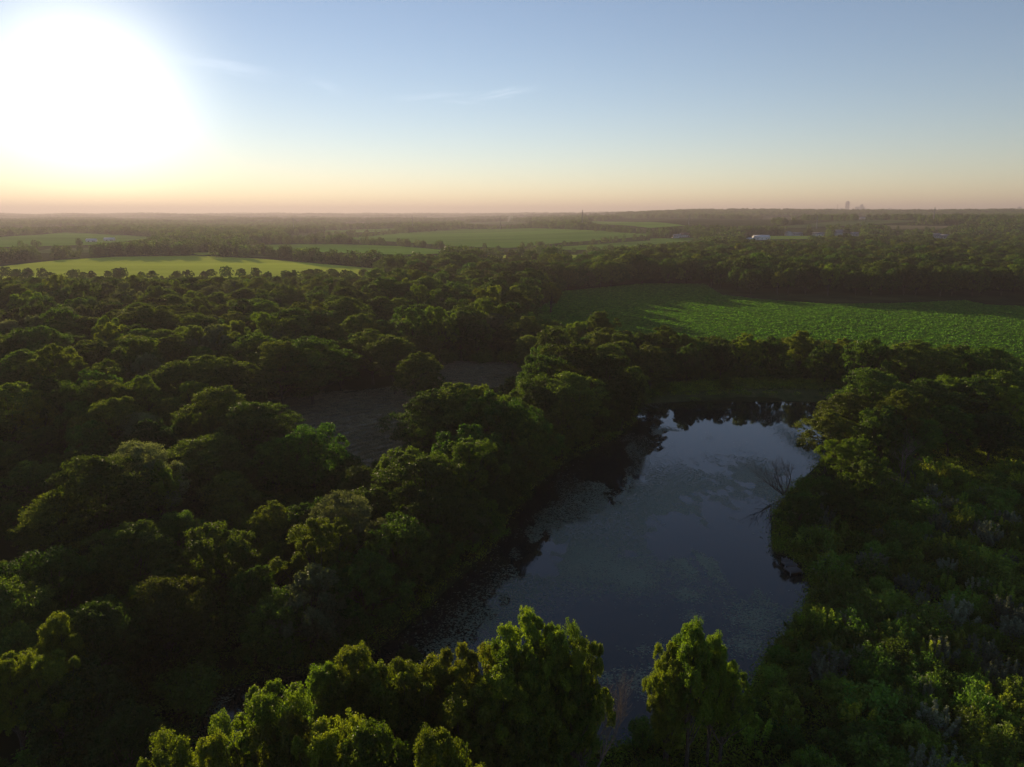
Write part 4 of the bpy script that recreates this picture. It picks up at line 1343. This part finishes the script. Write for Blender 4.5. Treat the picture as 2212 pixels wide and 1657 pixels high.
def mown_hay():
    """cut hay left in curved windrows on the clearing"""
    r = np.random.default_rng(78)
    protos = []
    for q in range(3):
        m = 40
        C = np.stack([r.normal(0, 0.5, m), r.normal(0, 0.3, m), r.uniform(0.02, 0.28, m)], 1)
        N = unit(r.normal(size=(m, 3)) * 0.8 + np.array([0, 0, 0.5]))
        protos.append(leaves_mesh('hay_tuft', C, N, r.uniform(0.16, 0.4, m), M_HAYLEAF, np.clip(r.normal(0.5, 0.25, m), 0, 1), 0.18, r))
    c0 = np.array([60.0, 40.0])           # the mower circled round a far point
    x0, x1, y0, y1 = CLEAR[:, 0].min(), CLEAR[:, 0].max(), CLEAR[:, 1].min(), CLEAR[:, 1].max()
    g = r.uniform((x0, y0), (x1, y1), (26000, 2))
    g = g[poly_dist(g, CLEAR) < 1.5]
    rad = np.hypot(g[:, 0] - c0[0], g[:, 1] - c0[1]) + 0.8 * np.array([mnoise.noise(Vector((a[0] * 0.06, a[1] * 0.06, 0))) for a in g])
    row = np.abs((rad / 2.6) % 1.0 - 0.5) * 2
    g = g[(row < 0.42) | (r.random(len(g)) < 0.22)]
    ang = np.arctan2(g[:, 1] - c0[1], g[:, 0] - c0[0]) + math.pi / 2
    print('hay', len(g))
    s = r.uniform(0.6, 1.3, (len(g), 1)) * np.ones((1, 3))
    scatter('cut_hay', protos, np.concatenate([g, np.full((len(g), 1), 0.03)], 1), ang, s, r.integers(0, 3, len(g)), 'dull brown cut hay lying in curved rows on the clearing', 'hay')


mown_hay()


# ------------------------------------------------------------------ bare trees
def bare_tree(name, loc, H, seed, label, stems, mat=M_DEADWOOD, spread=0.5):
    r = np.random.default_rng(seed)
    tb_t, tb_b = Tubes(6), Tubes(4)

    def grow_branch(p, d, L, rad, depth, tb):
        n = 6
        pts = [p]
        dd = d.copy()
        for _ in range(n - 1):
            dd = unit(dd + r.normal(0, 0.12, 3) + np.array([0, 0, 0.05]))
            pts.append(pts[-1] + dd * L / (n - 1))
        pts = np.array(pts)
        rd = rad * np.linspace(1, 0.42, n)
        tb.add(pts, rd)
        if depth == 0:
            return
        cnt = {4: 6, 3: 6, 2: 5, 1: 5}[depth]
        for c in range(cnt):
            t = r.uniform(0.3, 1.0) if c else 1.0
            s = np.array([np.interp(t * (n - 1), np.arange(n), pts[:, k]) for k in range(3)])
            nd = unit(dd + r.normal(0, spread, 3) + np.array([0, 0, 0.15]))
            grow_branch(s, nd, L * r.uniform(0.42, 0.68), max(np.interp(t, [0, 1], [rad, rad * 0.42]) * 0.62, 0.012), depth - 1, tb_b)
    for (dx, dy, dz, L, rad) in stems:
        grow_branch(np.array([0.0, 0, -0.2]), unit(np.array([dx, dy, dz], float)), L, rad, 3, tb_t)
    e = bpy.data.objects.new(name, None); COL.objects.link(e); e.location = loc
    link('trunk', tb_t.mesh('bare_trunk', mat), e)
    link('branches', tb_b.mesh('bare_branches', mat), e)
    tag(e, label, 'bare tree', 'leafless trees')


bare_tree('bare_tree', ground_at(1692, 1066), 6, 11, 'leafless grey tree leaning over the pond from the right bank',
          [(-0.9, -0.1, 0.42, 4.2, 0.15), (-0.25, 0.1, 1.0, 3.6, 0.14), (0.45, 0.2, 1.0, 3.8, 0.14), (-0.6, 0.3, 0.75, 3.2, 0.11)], spread=0.42)
bare_tree('bare_tree', by_top(1958, 945, 8), 8, 12, 'thin bare grey tree standing in the right thicket', [(0.0, 0, 1, 5.0, 0.14), (0.2, 0.1, 1, 4.4, 0.10)], spread=0.33)
bare_tree('bare_tree', by_top(1288, 1500, 8), 8, 13, 'bare twiggy tree at the bottom beside the tallest foreground tree', [(-0.05, 0, 1, 5.2, 0.12), (0.2, 0.1, 1, 5.0, 0.11)], spread=0.36)
bare_tree('bare_tree', by_top(2050, 818, 9), 9, 14, 'bare reddish crown among the lit trees near the right edge', [(0.0, 0, 1, 5.0, 0.15), (0.3, 0, 1, 4.5, 0.12)], spread=0.45)


# ------------------------------------------------------------------ old dock
def plain(name, col, rough=0.7, metal=0.0):
    return noise_mat(name, [(0.35, tuple(c * 0.85 for c in col)), (0.65, tuple(min(1, c * 1.1) for c in col))], 0.8, rough=rough)


M_PLANK = noise_mat('grey_planks', [(0.3, (0.08, 0.075, 0.07)), (0.7, (0.17, 0.16, 0.15))], 2.5, stretch=(1, 6, 1), bump=0.01)
M_STEEL = plain('weathered_steel', (0.18, 0.18, 0.18), 0.5)


def box_mesh(name, sx, sy, sz, mat, cz=0.5):
    v = np.array([(x, y, z) for z in (0, 1) for y in (-0.5, 0.5) for x in (-0.5, 0.5)], float)
    v = v * [sx, sy, sz]; v[:, 2] -= sz * (0.5 - cz) * 0
    f = np.array([(0, 2, 3, 1), (4, 5, 7, 6), (0, 1, 5, 4), (2, 6, 7, 3), (0, 4, 6, 2), (1, 3, 7, 5)])
    return raw_mesh(name, v, f, mat)


def dock():
    quads = [([(1694, 1222), (1721.5, 1218), (1734, 1231), (1706, 1235)], 'near'), ([(1692, 1209), (1713, 1206), (1721.5, 1217), (1694, 1220)], 'middle'), ([(1689, 1203), (1698.5, 1200.5), (1706, 1206.5), (1694, 1208.5)], 'far')]
    e = bpy.data.objects.new('dock', None); COL.objects.link(e)
    tag(e, 'old grey plank dock in three tilted sections at the right shore', 'dock')
    c0 = ground_at(1706, 1219)
    e.location = (c0[0], c0[1], WATER_Z)
    for q, (px, nm) in enumerate(quads):
        g = gpoly(px)[:, :2]
        a = (g[1] - g[0] + g[2] - g[3]) / 2; b = (g[3] - g[0] + g[2] - g[1]) / 2
        L, W = np.linalg.norm(a), np.linalg.norm(b)
        cen = g.mean(0) - c0[:2]
        ang = math.atan2(a[1], a[0])
        frame = link('frame', box_mesh('dock_frame', L * 0.96, W * 0.94, 0.14, M_PLANK), e)
        frame.location = (cen[0], cen[1], 0.14); frame.rotation_euler = (0.05 * (q - 1), 0.03, ang)
        n = max(6, int(L / 0.19))
        pm = box_mesh('dock_plank', L / n * 0.86, W, 0.04, M_PLANK)
        for k in range(n):
            pl = link('plank', pm, frame)
            pl.location = ((k + 0.5) / n * L - L / 2, random.uniform(-0.04, 0.04), 0.146 + random.uniform(0, 0.012))
            pl.rotation_euler = (random.uniform(-0.012, 0.012), 0, random.uniform(-0.02, 0.02))
        for sx, sy in ((-1, -1), (1, -1), (1, 1), (-1, 1)):
            po = link('post', box_mesh('dock_post', 0.1, 0.1, 1.3, M_STEEL), e)
            off = a / L * sx * L * 0.46 + b / W * sy * W * 0.5
            po.location = (cen[0] + off[0], cen[1] + off[1], -0.8)


dock()

# ------------------------------------------------------------------ farm buildings
M_WHITE = plain('white_siding', (0.72, 0.72, 0.70))
M_GREYW = plain('grey_siding', (0.42, 0.43, 0.44))
M_TAN = plain('tan_siding', (0.5, 0.44, 0.36))
M_ROOF_G = plain('grey_roof', (0.22, 0.22, 0.23)); M_ROOF_B = plain('brown_roof', (0.20, 0.13, 0.10)); M_ROOF_W = plain('pale_metal_roof', (0.55, 0.56, 0.58), 0.35)
M_GLASS = plain('dark_glass', (0.03, 0.035, 0.04), 0.1)
M_DOOR = plain('painted_door', (0.30, 0.28, 0.26))


def gable_roof(L, W, h, over, mat):
    x, y = L / 2 + over, W / 2 + over
    t = 0.25
    zo = -over * h / (W / 2)
    v = []
    for dz in (0, t):
        v += [(-x, -y, zo + dz), (x, -y, zo + dz), (x, 0, h + dz), (-x, 0, h + dz), (-x, y, zo + dz), (x, y, zo + dz)]
    f = [np.array([(6, 7, 8, 9), (9, 8, 11, 10), (1, 0, 3, 2), (2, 3, 4, 5), (0, 1, 7, 6), (5, 4, 10, 11), (1, 2, 8, 7), (2, 5, 11, 8), (3, 0, 6, 9), (4, 3, 9, 10)])]
    return raw_mesh('roof', v, f, mat)


def house(u, v, L, W, H, rh, rot, wall, roof, label, cat='house', name='farmhouse', wins=4, garage=True, chimney=True):
    p = ground_at(u, v)
    e = bpy.data.objects.new(name, None); COL.objects.link(e)
    e.location = p; e.rotation_euler = (0, 0, rot)
    tag(e, label, cat, 'farm buildings across the valley')
    x, y = L / 2, W / 2
    vs = [(-x, -y, -1), (x, -y, -1), (x, y, -1), (-x, y, -1), (-x, -y, H), (x, -y, H), (x, y, H), (-x, y, H), (-x, 0, H + rh), (x, 0, H + rh)]
    me = raw_mesh('wall', vs, [np.array([(0, 1, 5, 4), (2, 3, 7, 6)]), np.array([(1, 2, 6, 9, 5), (3, 0, 4, 8, 7)])], wall)
    link('wall', me, e)
    ro = link('roof', gable_roof(L, W, rh, 0.6, roof), e); ro.location = (0, 0, H + 0.02)
    if chimney:
        ch = link('chimney', box_mesh('chimney', 0.9, 0.9, 2.2, M_ROOF_B), ro); ch.location = (L * 0.2, 0.8, rh - 1.0)
    for k in range(wins):
        w = link('window', box_mesh('window', 1.3, 0.12, 1.3, M_GLASS), e)
        w.location = (-x + (k + 0.7) * L / (wins + 0.6), -y - 0.02, 1.1)
    d = link('door', box_mesh('door', 3.0 if garage else 1.1, 0.14, 2.3, M_DOOR), e); d.location = (x - 2.4, -y - 0.03, 0.0)
    return e


house(1461, 514, 13, 9, 3.2, 2.6, 0.25, M_WHITE, M_ROOF_G, 'white walled shed with grey roof, left of the brown roofed house', 'shed', 'shed', 1)
house(1478, 512, 15, 10, 3.6, 3.0, 0.15, M_WHITE, M_ROOF_B, 'white house with brown roof at the far edge of the fields')
house(1643, 518, 24, 12, 4.2, 2.8, 0.05, M_WHITE, M_ROOF_W, 'long white barn with pale metal roof in front of the farmyard trees', 'barn', 'barn', 3, True, False)
house(1618, 519, 12, 7, 2.4, 1.2, 0.1, M_GREYW, M_ROOF_W, 'low pale shed beside the long white barn', 'shed', 'shed', 2, True, False)
house(1703, 509, 12, 12, 4.2, 3.4, 1.4, M_GREYW, M_ROOF_G, 'grey gabled house at the left of the hillside farm', wins=2)
house(1721, 509, 16, 9, 3.0, 2.2, 0.0, M_GREYW, M_ROOF_G, 'low dark roofed wing beside the grey gabled house')
house(1768, 510, 22, 10, 3.4, 2.4, -0.1, M_WHITE, M_ROOF_G, 'long white fronted house in the middle of the hillside farm', wins=5)
house(1811, 510, 20, 14, 5.5, 4.5, 0.2, M_GREYW, M_ROOF_G, 'tall grey roofed barn behind the hillside trees', 'barn', 'barn', 3)
house(1845, 510, 21, 9, 3.4, 2.6, -0.15, M_GREYW, M_ROOF_G, 'long low grey shed right of the tall barn', 'shed', 'shed', 4)
house(2020, 514, 16, 10, 3.6, 3.0, 0.3, M_WHITE, M_ROOF_G, 'white house at the right, left of its neighbour')
house(2041, 515.5, 17, 10, 3.4, 2.8, -0.3, M_GREYW, M_ROOF_G, 'grey house at the right, beside the white one')
house(1862, 474, 22, 10, 4, 2.6, 0.1, M_TAN, M_ROOF_G, 'distant pale house on the hill above the sloping field')
house(198, 523.5, 14, 9, 3.4, 2, 0.3, M_WHITE, M_ROOF_W, 'pale roofed shed glinting in the left fields, left one', 'shed', 'shed', 2, True, False)
house(237, 521, 15, 9, 3.4, 2, 0.2, M_WHITE, M_ROOF_W, 'pale roofed shed glinting in the left fields, right one', 'shed', 'shed', 2, True, False)
house(227, 482, 60, 22, 6, 3, 0.3, M_WHITE, M_ROOF_W, 'far pale warehouse roof below the sun', 'warehouse', 'warehouse', 2, True, False)


# ------------------------------------------------------------------ poles, towers, city
def pole(u, vb, vt, label):
    p = ground_at(u, vb)
    D = math.hypot(p[0], p[1])
    H = (vb - vt) / FPX * D / math.cos(PITCH)
    H = min(max(H, 24), 46)
    e = bpy.data.objects.new('power_pole', None); COL.objects.link(e); e.location = p
    tag(e, label, 'pole', 'transmission poles across the fields')
    tb = Tubes(8); tb.add([(0, 0, -0.5), (0, 0, H * 0.5), (0, 0, H)], [1.0, 0.85, 0.6])
    link('shaft', tb.mesh('pole_shaft', M_STEEL), e)
    for k in range(3):
        ar = Tubes(5); ar.add([(0, 0, 0), (2.4 * (1 if k % 2 else -1), 0, 0.5)], [0.16, 0.1])
        o = link('arm', ar.mesh('pole_arm', M_STEEL), e); o.location = (0, 0, H - 1.5 - 3.2 * k)


pole(635, 502, 474, 'steel power pole furthest left, standing in sun haze')
pole(891, 499.5, 468.5, 'steel power pole left of the big centre field')
pole(1080, 496, 468.5, 'steel power pole near the smoke, on the big field edge')
pole(1257, 494, 457, 'steel power pole right of the smoke before the wooded ridge')
pole(1487, 490, 475, 'steel power pole at the right tip of the far sloping field')
pole(1763, 494, 474, 'steel power pole above the hillside farm')
pole(2015, 479, 454, 'steel power pole on the right hill against the wooded skyline')

M_TOWER = plain('tower_granite', (0.30, 0.30, 0.32), 0.4)
M_TGLASS = plain('tower_glass', (0.12, 0.14, 0.17), 0.25)
CITY_D = 9000.0


def city_pos(u, v=455):
    d = ray(u, v); k = CITY_D / math.hypot(d[0], d[1])
    return np.array([d[0] * k, d[1] * k, float(hill(d[0] * k, d[1] * k))])


def prism(w, d, z0, z1, top=1.0):
    v = [(sx * w / 2, sy * d / 2, z0) for sx, sy in ((-1, -1), (1, -1), (1, 1), (-1, 1))] + [(sx * w / 2 * top, sy * d / 2 * top, z1) for sx, sy in ((-1, -1), (1, -1), (1, 1), (-1, 1))]
    f = np.array([(0, 1, 5, 4), (1, 2, 6, 5), (2, 3, 7, 6), (3, 0, 4, 7), (4, 5, 6, 7)])
    return v, f


def tower(u, vt, wpx, label, name, tiers, bands=0):
    """tiers: list of (z0 share, z1 share, width share, top taper, part name)"""
    p = city_pos(u)
    d = ray(u, vt); k = CITY_D / math.hypot(d[0], d[1])
    H = CAM_H + d[2] * k - p[2]
    w = wpx / FPX * CITY_D
    e = bpy.data.objects.new(name, None); COL.objects.link(e); e.location = p
    e.rotation_euler = (0, 0, math.atan2(-p[0], p[1]))
    tag(e, label, 'skyscraper', 'city skyline on the horizon')
    for (a, b, ws, tp, nm) in tiers:
        v, f = prism(w * ws, w * ws, a * H, b * H, tp)
        link(nm, raw_mesh(nm, v, f, M_TOWER if nm != 'glass_band' else M_TGLASS), e)
    for k in range(bands):
        z = H * (0.1 + 0.72 * k / bands)
        v, f = prism(w * 0.7, w * 1.012, z, z + H * 0.02, 1)
        link('glass_band', raw_mesh('glass_band', v, f, M_TGLASS), e)
    return e


tower(1828.5, 434, 8.0, 'tall skyscraper with pointed roof, highest on the horizon', 'skyscraper', [(0, 0.82, 1, 0.93, 'shaft'), (0.82, 0.93, 0.93, 0.72, 'setback'), (0.93, 1.0, 0.66, 0.12, 'roof')], 10)
tower(1851, 446.5, 9.0, 'broad low office block left of the stepped tower on the skyline', 'office_block', [(0, 0.95, 1, 1, 'shaft'), (0.95, 1.0, 0.6, 0.9, 'penthouse')], 4)
tower(1859.5, 441.2, 5.6, 'stepped tower right of the pointed skyscraper', 'office_tower', [(0, 0.9, 1, 1, 'shaft'), (0.9, 1.0, 0.7, 0.8, 'crown_block')], 6)
tower(1864.5, 446.5, 4.0, 'slim office tower clinging to the stepped tower', 'office_tower', [(0, 1, 1, 1, 'shaft'), (1.0, 1.02, 0.5, 1, 'penthouse')], 4)
tower(1869, 449, 2.2, 'thin small tower at the right end of the city group', 'office_tower', [(0, 0.9, 1, 1, 'shaft'), (0.9, 1.0, 0.5, 0.6, 'spire')], 2)
tower(1816, 450.3, 6.0, 'low office block left of the pointed skyscraper', 'office_block', [(0, 1, 1, 1, 'shaft'), (1, 1.04, 0.5, 1, 'penthouse')], 2)
tower(1921, 449.6, 7.0, 'low domed block alone right of the city group', 'office_block', [(0, 0.8, 1, 1, 'shaft'), (0.8, 1, 0.9, 0.6, 'roof')], 2)
tower(2200, 447.6, 6.0, 'low tower block at the far right of the horizon', 'office_block', [(0, 1, 1, 1, 'shaft'), (1, 1.1, 0.4, 0.8, 'penthouse')], 2)


def mast(u, vt, label):
    p = city_pos(u); d = ray(u, vt); k = CITY_D / math.hypot(d[0], d[1]); H = CAM_H + d[2] * k - p[2]
    e = bpy.data.objects.new('broadcast_mast', None); COL.objects.link(e); e.location = p
    tag(e, label, 'mast')
    for sx, sy in ((-1, -1), (1, -1), (0, 1)):
        tb = Tubes(4); tb.add([(sx * 9, sy * 9, 0), (sx * 1.2, sy * 1.2, H)], [2.2, 1.4]); link('leg', tb.mesh('mast_leg', M_STEEL), e)
    tb = Tubes(4)
    for k in range(1, 12):
        z = H * k / 12; s = 9 - 7.8 * k / 12
        tb.add([(-s, -s, z), (s, -s, z), (0, s, z), (-s, -s, z)], [1, 1, 1, 1])
    link('bracing', tb.mesh('mast_bracing', M_STEEL), e)
    tb = Tubes(8); tb.add([(0, 0, H * 0.97), (0, 0, H * 1.0), (0, 0, H * 1.03)], [6, 7, 5]); link('antenna', tb.mesh('mast_antenna', M_STEEL), e)


mast(1807.5, 442.5, 'thin lattice mast left of the pointed skyscraper')


# smoke drifting from a fire beyond the big centre field
def smoke():
    p = ground_at(1096, 488)
    D = math.hypot(p[0], p[1])
    m, n, l = new_mat('smoke')
    out = n.new('ShaderNodeOutputMaterial'); pv = n.new('ShaderNodeVolumePrincipled')
    pv.inputs['Color'].default_value = (0.95, 0.93, 0.92, 1)
    tc = n.new('ShaderNodeTexCoord'); nz = n.new('ShaderNodeTexNoise'); nz.inputs['Scale'].default_value = 0.06; nz.inputs['Detail'].default_value = 3
    l.new(tc.outputs['Object'], nz.inputs['Vector'])
    mr = n.new('ShaderNodeMapRange'); mr.inputs['From Min'].default_value = 0.42; mr.inputs['From Max'].default_value = 0.7; mr.inputs['To Max'].default_value = 0.03
    l.new(nz.outputs['Fac'], mr.inputs['Value']); l.new(mr.outputs[0], pv.inputs['Density'])
    l.new(pv.outputs[0], out.inputs['Volume'])
    bm = bmesh.new(); bmesh.ops.create_icosphere(bm, subdivisions=3, radius=1)
    for v in bm.verts:
        t = (v.co.z + 1) / 2
        k = 1 + 0.3 * mnoise.noise(v.co * 2.2)
        v.co = Vector(((v.co.x * (0.35 + 0.9 * t) + t * 1.1) * 16 * k, v.co.y * 9 * k, v.co.z * 12 + 12))
    me = bpy.data.meshes.new('smoke'); bm.to_mesh(me); bm.free(); me.materials.append(m)
    o = link('smoke', me); o.location = p + np.array([0, 0, 11.0])
    tag(o, 'small puff of white smoke drifting above the trees', 'smoke', kind='stuff')


smoke()


# ------------------------------------------------------------------ haze
def haze():
    m, n, l = new_mat('haze')
    out = n.new('ShaderNodeOutputMaterial'); pv = n.new('ShaderNodeVolumePrincipled')
    pv.inputs['Color'].default_value = (0.495, 0.455, 0.50, 1)
    pv.inputs['Density'].default_value = 0.00015
    pv.inputs['Anisotropy'].default_value = 0.27
    l.new(pv.outputs[0], out.inputs['Volume'])
    v, f = prism(52000, 52000, -30, 240, 1)
    f = np.concatenate([f, [(3, 2, 1, 0)]])
    o = link('haze', raw_mesh('haze', v, f, m))
    tag(o, 'thin warm evening haze lying over the whole country', 'haze', kind='stuff')


haze()
